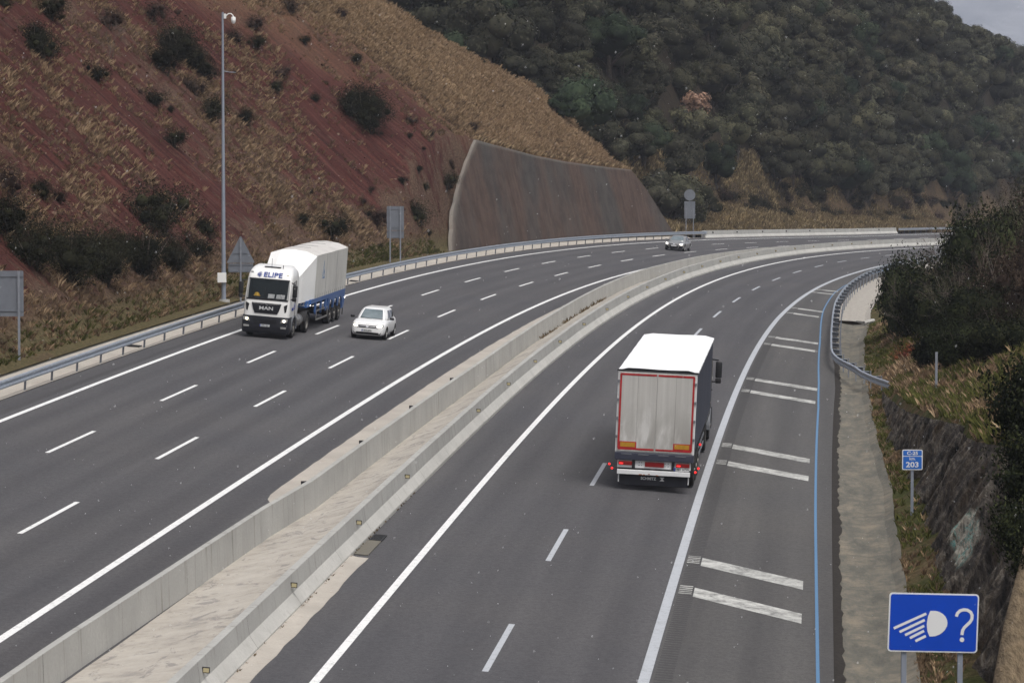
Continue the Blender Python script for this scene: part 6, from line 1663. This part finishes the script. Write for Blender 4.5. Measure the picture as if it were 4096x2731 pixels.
# ---- bank shrubs behind the far barrier
SB = []
for i, a in enumerate(np.linspace(0.052, 0.150, 96)):
    y = np.interp(a, YB_A, YB_Y) + rng.uniform(0, 20); x = a * y
    me = BR[i % 4] if i % 3 else BH[i % 2]
    o = link('bush', me); r_ = float(rng.uniform(1.0, 2.3)); o.location = (x, y, float(h_hill(x, y)) - 0.2); o.scale = (r_, r_, r_ * 0.85); o.rotation_euler = (0, 0, float(rng.uniform(0, 6)))
    tag(o, 'dark shrub among those on the tan bank behind the far barrier' if i % 3 else 'brown shrub among those on the tan bank behind the far barrier', 'bush', 'dark shrubs behind the far barrier' if i % 3 else 'brown shrubs behind the far barrier')

# ---- leafless saplings
def bare_tree(name, rng, h, n, spread, mat, r0=0.03):
    b = MB()
    def grow(p, d, L, r, lv):
        q_ = p + d * L; m_ = (p + q_) / 2 + Vector(rng.normal(size=3)) * L * 0.05
        b.tube([p, m_, q_], [r, r * 0.8, r * 0.55], mat, 4)
        if lv == 0: return
        for k in range(int(rng.integers(2, 4))):
            dd = (d + Vector(rng.normal(size=3)) * spread + Vector((0, 0, 0.18))).normalized(); grow(p + (q_ - p) * rng.uniform(0.45, 1.0), dd, L * rng.uniform(0.55, 0.8), r * 0.55, lv - 1)
    for k in range(n): grow(Vector((rng.normal() * 0.12, rng.normal() * 0.12, -0.2)), Vector((rng.normal() * 0.28, rng.normal() * 0.28, 1)).normalized(), h * 0.42, r0, 4)
    return b.build(name)
o = bare_tree('bare_tree', rng, 3.4, 3, 0.42, M['twig'], 0.028); p = pL(158.5, 19.0); o.location = tuple(p); tag(o, 'thin leafless sapling with grey branches high on the upper left slope', 'tree')
o = bare_tree('bare_tree', rng, 2.2, 2, 0.42, M['twig'], 0.02); p = pL(158, 15.6); o.location = tuple(p); tag(o, 'small leafless shrub with grey twigs below the tall bare sapling', 'tree')

# ---- right-hand bank
BI = [bush_mesh('ivy', rng, M['ivy'], False, 9000, 0.034, 14, 0.5) for _ in range(3)]
BG = [bush_mesh('dense_shrub', rng, M['ivy'], False, 11000, 0.030, 14, 0.75) for _ in range(3)]
BT = [bush_mesh('olive_shrub', rng, M['oak_olive'], True, 3000, 0.035, 9) for _ in range(2)]
BBR = [bush_mesh('scrub', rng, M['heather'], True, 7000, 0.034, 12, 0.4), bush_mesh('scrub', rng, M['broom'], True, 8000, 0.032, 12, 0.4)]
RB = [(133, 14.6, 2.0, 1.55, 0, 'dark bush that hides the road bend, nearest the guardrail, upper front'), (127, 14.9, 1.9, 1.25, 1, 'dark bush hanging over the grass strip beside the guardrail'), (121, 15.9, 2.2, 1.25, 2, 'big dark bush in the middle of the right-hand thicket'),
      (114, 16.4, 1.9, 1.05, 0, 'lower dark bush at the front of the right-hand thicket'), (107, 17.6, 2.0, 1.0, 1, 'dark bush at the lower right of the right-hand thicket'), (112, 19.2, 2.4, 1.25, 2, 'dark bush behind the front ones at the right edge'),
      (128, 18.2, 2.6, 1.5, 0, 'tall dark bush at the back centre of the right-hand thicket'), (101, 18.4, 1.6, 1.0, 2, 'low dark bush at the right edge just above the grass bank'),
      (103, 15.6, 1.55, 0.95, 1, 'low dark bush nearest the lone steel post'), (96, 16.6, 1.7, 0.9, 0, 'lowest dark bush of the thicket, right of the lone steel post'), (91, 17.7, 1.7, 0.9, 2, 'low dark bush at the right edge below the thicket')]
for s_, t_, r_, sq, k, lab in RB: put_bush(s_, t_ + 0.5, r_ * 1.04, BG[k] if t_ < 18.3 else BBR[k % 2], lab, None, 'bush', False, sq)
for i, (s_, t_, r_) in enumerate([(140, 17.5, 2.2), (146, 20.5, 2.6), (152, 18.6, 2.3), (160, 22, 3.0), (135, 21.5, 2.4), (170, 21, 3.0), (183, 23, 3.4), (200, 24, 3.8), (122, 21.5, 2.0)]):
    put_bush(s_, t_, r_, BT[i % 2] if i % 2 else BH[i % 2], 'olive scrub bush among those at the right edge behind the dark thicket' if i % 2 else 'brown scrub bush among those at the right edge behind the dark thicket', 'olive scrub at the right edge' if i % 2 else 'brown scrub at the right edge', 'bush', False, 1.1)
for i, (s_, t_, hh) in enumerate([(122, 15.6, 4.6), (128, 17.2, 5.4), (117, 17.8, 4.6), (134, 18.6, 5.6), (112, 17.6, 3.8), (141, 20.2, 6.0), (125, 19.4, 5.0)]):
    o = bare_tree('bare_tree', rng, hh, 4, 0.5, M['twig'], 0.03); p = pR(s_, t_); o.location = tuple(p); o.rotation_euler = (0, R_(-14), 0)
    tag(o, 'leafless grey-twigged shrub among those growing through the right-hand thicket', 'tree', 'bare shrubs in the right-hand thicket')
put_bush(113.5, 14.75, 0.75, bush_mesh('rust_shrub', rng, M['rust_shrub'], True, 1500, 0.05), 'rust red shrub under the dark thicket beside the grass strip', None, 'bush', False)
IV = [(52, 17.6, 1.8, 'dark ivy clump high on the rock face at the right edge'), (45.5, 17.2, 1.6, 'dark ivy clump on the rock face above the graffiti'), (40.5, 16.7, 1.5, 'dark ivy clump right of the graffiti'), (36.5, 16.4, 1.3, 'dark ivy clump behind the large blue sign'), (33, 16.3, 1.0, 'lowest dark ivy clump beside the large blue sign'), (58, 18.4, 1.3, 'dark ivy clump near the grass at the top of the rock face'), (48.5, 18.6, 1.3, 'dark ivy mass at the right edge behind the other ivy')]
for i, (s_, t_, r_, lab) in enumerate(IV): put_bush(s_, t_, r_, BI[i % 3], lab, None, 'ivy_bush', False, 1.15, -0.3)
# smooth tan trunk-like rock rib in the lower right corner
b = MB(); pts = []
for s_, t_, hh in ((20, 14.7, -0.2), (25, 15.2, 1.0), (30, 15.7, 2.2), (35, 16.2, 3.2)):
    p = P(s_, t_, hh, True); pts.append(tuple(p))
q = NM('tan rock rib', 0.93); a = q.noise(3, 5, q.coord('Object', (3, 0.6, 0.6)), 0.7); q.col(q.ramp(a, [(0.3, (0.10, 0.07, 0.04)), (0.6, (0.24, 0.18, 0.11))])); q.bump(a, 0.8, 0.2)
b.tube(pts, [0.8, 0.75, 0.6, 0.35], q.m, 14); o = b.build('rock_rib', None, True); tag(o, 'smooth tan rock rib in the bottom right corner beside the sign', 'rock')

# ---- grass tufts
def tufts(name, base, rng, blades, hgt, mats, mi, lean=0.5, wid=0.022, label='', down=None):
    """base (n,3); every tuft is a fan of tapering blades"""
    n = len(base); nb = n * blades
    c = np.repeat(base, blades, 0); h = np.repeat(hgt, blades)[:, None] * (0.55 + 0.6 * rng.random((nb, 1)))
    a = rng.uniform(0, 2 * np.pi, nb); rr = rng.random((nb, 1)); out = np.stack([np.cos(a), np.sin(a), 0 * a], 1)
    d = out * lean * (0.25 + rr); 
    if down is not None: d = d + np.repeat(down, blades, 0) * 0.15
    root = c + out * rng.random((nb, 1)) * np.repeat(hgt, blades)[:, None] * 0.22
    tip = root + (d + np.array([0, 0, 1.0])) * h; midp = root + (d * 0.35 + np.array([0, 0, 0.62])) * h
    sd = np.stack([-np.sin(a), np.cos(a), 0 * a], 1) * wid * (0.6 + 0.8 * rng.random((nb, 1)))
    V = np.stack([root - sd, root + sd, midp + sd * 0.7, tip, midp - sd * 0.7], 1).reshape(-1, 3)
    F = np.arange(nb * 5, dtype=np.int32).reshape(nb, 5)
    return link(name, mesh_np(name, V, F, mats, False, np.repeat(mi, blades)))
rng = np.random.default_rng(21)
N = 140000; s_ = np.concatenate([rng.uniform(70, 300, N - 5000), rng.uniform(172, 216, 5000)]); d_ = np.concatenate([rng.uniform(4.2, 30, N - 5000), rng.uniform(4.7, 9, 5000)])
z_ = zone_left(s_, d_)
clump = 0.8 * fbm(s_ * 0.7, d_ * 0.55, 3, 101) + 0.6 * fbm(s_ * 0.10, d_ * 0.12, 3, 102)
# same streaks the rock shows: little grows on the bare red
prob = np.where(z_[:, 1] > 0.3, 0.95, np.clip(0.08 + 2.1 * clump + 0.6 * (z_[:, 0] - 0.45), 0.015, 0.85)) 
prob = np.maximum(prob, z_[:, 2] * 0.6)
front = (s_ > 198) & (s_ < 303) & (d_ < 4.4 + 0.22 * np.interp(s_, WALL_S, WALL_H) + 0.5)
scr = np.interp(d_, CREST_D, CREST_S)
ok = (rng.random(N) < prob) & ~front & (s_ < scr + 3)
ok &= ~((s_ > 214) & (d_ > 26))
s_, d_, z_ = s_[ok], d_[ok], z_[ok]
base = pL(s_, d_); hg = (0.10 + 0.36 * rng.random(len(s_)) ** 2.2) * np.where(z_[:, 2] > 0.4, 0.8, 1.0)
mi = np.where(rng.random(len(s_)) < 0.30 + 0.6 * z_[:, 1] + 0.35 * (clump[ok] > 0.25), 0, 1)
mi = np.where((z_[:, 2] > 0.4) & (rng.random(len(s_)) < 0.35 + 0.5 * (fbm(s_ * 0.08, 0 * s_, 2, 104) > 0)), 2, mi)
th_ = np.interp(s_, TS, TTH); dn = np.stack([np.cos(th_), -np.sin(th_), 0 * th_ - 0.3], 1)
print('tufts', len(s_))
o = tufts('dry_grass', base, rng, 13, hg, [M['grass_tan'], M['grass_dull'], M['grass_green']], mi, 0.75, 0.012, down=dn)
tag(o, 'dry tan grass tufts covering the cut slope and spur', 'grass', kind='stuff')
N = 14000; s_ = rng.uniform(300, 470, N); d_ = rng.uniform(3.8, 16, N); base = pL(s_, d_)
xx, yy = base[:, 0], base[:, 1]; base[:, 2] = np.maximum(base[:, 2], h_hill(xx, yy))
N2 = 16000; a = rng.uniform(0.03, 0.15, N2); q_ = rng.uniform(-4, 30, N2) ** 1.0; yy = np.interp(a, YB_A, YB_Y) + q_; xx = a * yy
base2 = np.stack([xx, yy, h_hill(xx, yy)], -1); keepb = fbm(xx * 0.09, yy * 0.09, 3, 106) > -0.12
base = np.concatenate([base, base2[keepb]]); hg = rng.uniform(0.3, 0.8, len(base))
o = tufts('dry_grass', base, rng, 6, hg, [M['grass_tan'], M['grass_dull']], (rng.random(len(base)) < 0.7).astype(int), 0.5, 0.05); tag(o, 'dry tan grass on the bank behind the far barrier', 'grass', kind='stuff')
N = 42000; s_ = rng.uniform(14, 150, N); t_ = drain_out(s_) + rng.uniform(0.02, 1, N) ** 1.5 * 12
ft = np.interp(s_, RW_S, RW_T); wh = np.interp(s_, RW_S, RW_H)
ok = ~((t_ > ft - 0.05) & (t_ < ft + 0.45 * wh + 0.25) & (wh > 0.3)) & (rng.random(N) < 0.35 + 0.9 * fbm(s_ * 0.5, t_ * 0.8, 3, 107) + 0.25 * (t_ > ft + 0.5 * wh))
s_, t_ = s_[ok], t_[ok]; base = pR(s_, t_); hg = rng.uniform(0.08, 0.30, len(s_)) * np.where(t_ > np.interp(s_, RW_S, RW_T) + 0.4, 1.4, 0.8)
gn = fbm(s_ * 0.2, t_ * 0.35, 3, 108)
mi = np.where((gn > -0.15) & (rng.random(len(s_)) < 0.8), 2, np.where(rng.random(len(s_)) < 0.2, 0, 1))
o = tufts('bank_grass', base, rng, 8, hg, [M['grass_tan'], M['grass_dull'], M['grass_green']], mi, 0.7, 0.014); tag(o, 'mixed green and brown grass on the right bank', 'grass', kind='stuff')
s_ = rng.uniform(221, 288, 900); hh = np.interp(s_, WALL_S, WALL_H); base = P(s_, -4.85 - 0.22 * hh - rng.uniform(0, 0.6, 900), 0) + np.stack([0 * hh, 0 * hh, hh + 0.02], -1)
o = tufts('dry_grass', base, rng, 8, rng.uniform(0.25, 0.6, 900), [M['grass_tan'], M['grass_dull']], (rng.random(900) < 0.5).astype(int), 0.9, 0.022, down=np.tile([[0.6, -0.1, -0.3]], (900, 1))); tag(o, 'tan grass hanging over the top edge of the brown retaining wall', 'grass', kind='stuff')
N = 14000; s_ = rng.uniform(80, 290, N); d_ = rng.uniform(4.9, 28, N); kk = ~((s_ > 196) & (d_ < 8)) & (s_ < np.interp(d_, CREST_D, CREST_S)) & (fbm(s_ * 0.25, d_ * 0.1, 3, 111) > -0.25); s_, d_ = s_[kk], d_[kk]; n_ = len(s_)
base = pL(s_, d_); rad = 0.03 + 0.11 * rng.random(n_) ** 3
bmx = bmesh.new(); bmesh.ops.create_icosphere(bmx, subdivisions=1, radius=1.0); i0 = np.array([tuple(v.co) for v in bmx.verts]); j0 = np.array([[v.index for v in f.verts] for f in bmx.faces]); bmx.free()
sh = rng.uniform(0.5, 1.3, (n_, len(i0), 1)); V = base[:, None, :] + i0[None] * sh * rad[:, None, None] * rng.uniform(0.6, 1.3, (n_, 1, 3))
M['rubble'] = leaf_mat('loose red rock chips', (0.05, 0.018, 0.014), (0.12, 0.055, 0.042), (0.30, 0.22, 0.17), 0.5)
o = link('loose_stones', mesh_np('loose_stones', V.reshape(-1, 3), (j0[None] + (np.arange(n_) * len(i0))[:, None, None]).reshape(-1, 3), [M['rubble']])); tag(o, 'loose red and brown stones lying on the cut slope', 'stones', kind='stuff')
# weeds at the foot of the walls
s_ = np.concatenate([rng.uniform(120, 160, 60), rng.uniform(25, 60, 90)]); rr = np.concatenate([np.ones(60, bool), np.zeros(90, bool)])
base = np.concatenate([P(s_[:60], BL_T(s_[:60]) + 0.10, 0.0), P(s_[60:], np.full(90, -1.77), 0.01, True)])
o = tufts('weeds', base, rng, 7, np.where(rr, 0.22, 0.06) * (0.5 + rng.random(150)), [M['grass_dull']], np.zeros(150, int), 0.9, 0.008); tag(o, 'thin dry weeds at the foot of the median walls', 'weeds', kind='stuff')

# ---- falling snow
rng = np.random.default_rng(33)
N = 1500; Y = 24 + 130 * rng.random(N) ** 1.2; X = Y * rng.uniform(-0.175, 0.175, N); Zs = 10.58 + Y * (-0.05 + rng.uniform(-0.12, 0.12, N))
rd = rng.uniform(0.0020, 0.0045, N) * (0.8 + Y / 200)
V = ICO_V[:12] if False else None
bmx = bmesh.new(); bmesh.ops.create_icosphere(bmx, subdivisions=1, radius=1.0); iv = np.array([tuple(v.co) for v in bmx.verts]); jf = np.array([[v.index for v in f.verts] for f in bmx.faces]); bmx.free()
gzv = np.minimum(0, 0) ; st_ = np.stack([0.15 * np.ones(N), 0 * Y, 0 * Y], -1)
VV = iv[None] * rd[:, None, None] * np.array([1.0, 1.0, 1.9]) + np.stack([X, Y, Zs], -1)[:, None, :]; VV[..., 0] += iv[None, :, 2] * rd[:, None] * 0.5
FF = (jf[None] + (np.arange(N) * len(iv))[:, None, None]).reshape(-1, 3)
M['snow'] = simple('snowflake', (0.85, 0.86, 0.88), 0.6)
o = link('snowflakes', mesh_np('snowflakes', VV.reshape(-1, 3), FF, [M['snow']], True)); tag(o, 'sparse small snowflakes falling through the air', 'snow', kind='stuff')

# ---- haze
b = MB(); b.box((250, 2300, 330), (6000, 4900, 679), M['snow']); o = b.build('haze'); o.data.materials.clear()
hm = bpy.data.materials.new('haze air'); hm.use_nodes = True; t = hm.node_tree; t.nodes.clear(); mo = t.nodes.new('ShaderNodeOutputMaterial'); pv = t.nodes.new('ShaderNodeVolumePrincipled')
pv.inputs['Color'].default_value = (0.80, 0.86, 1.0, 1); pv.inputs['Density'].default_value = 0.00013; pv.inputs['Anisotropy'].default_value = 0.0; t.links.new(pv.outputs[0], mo.inputs['Volume'])
o.data.materials.append(hm); o.display_type = 'WIRE'; tag(o, 'thin winter haze over the valley', kind='stuff')
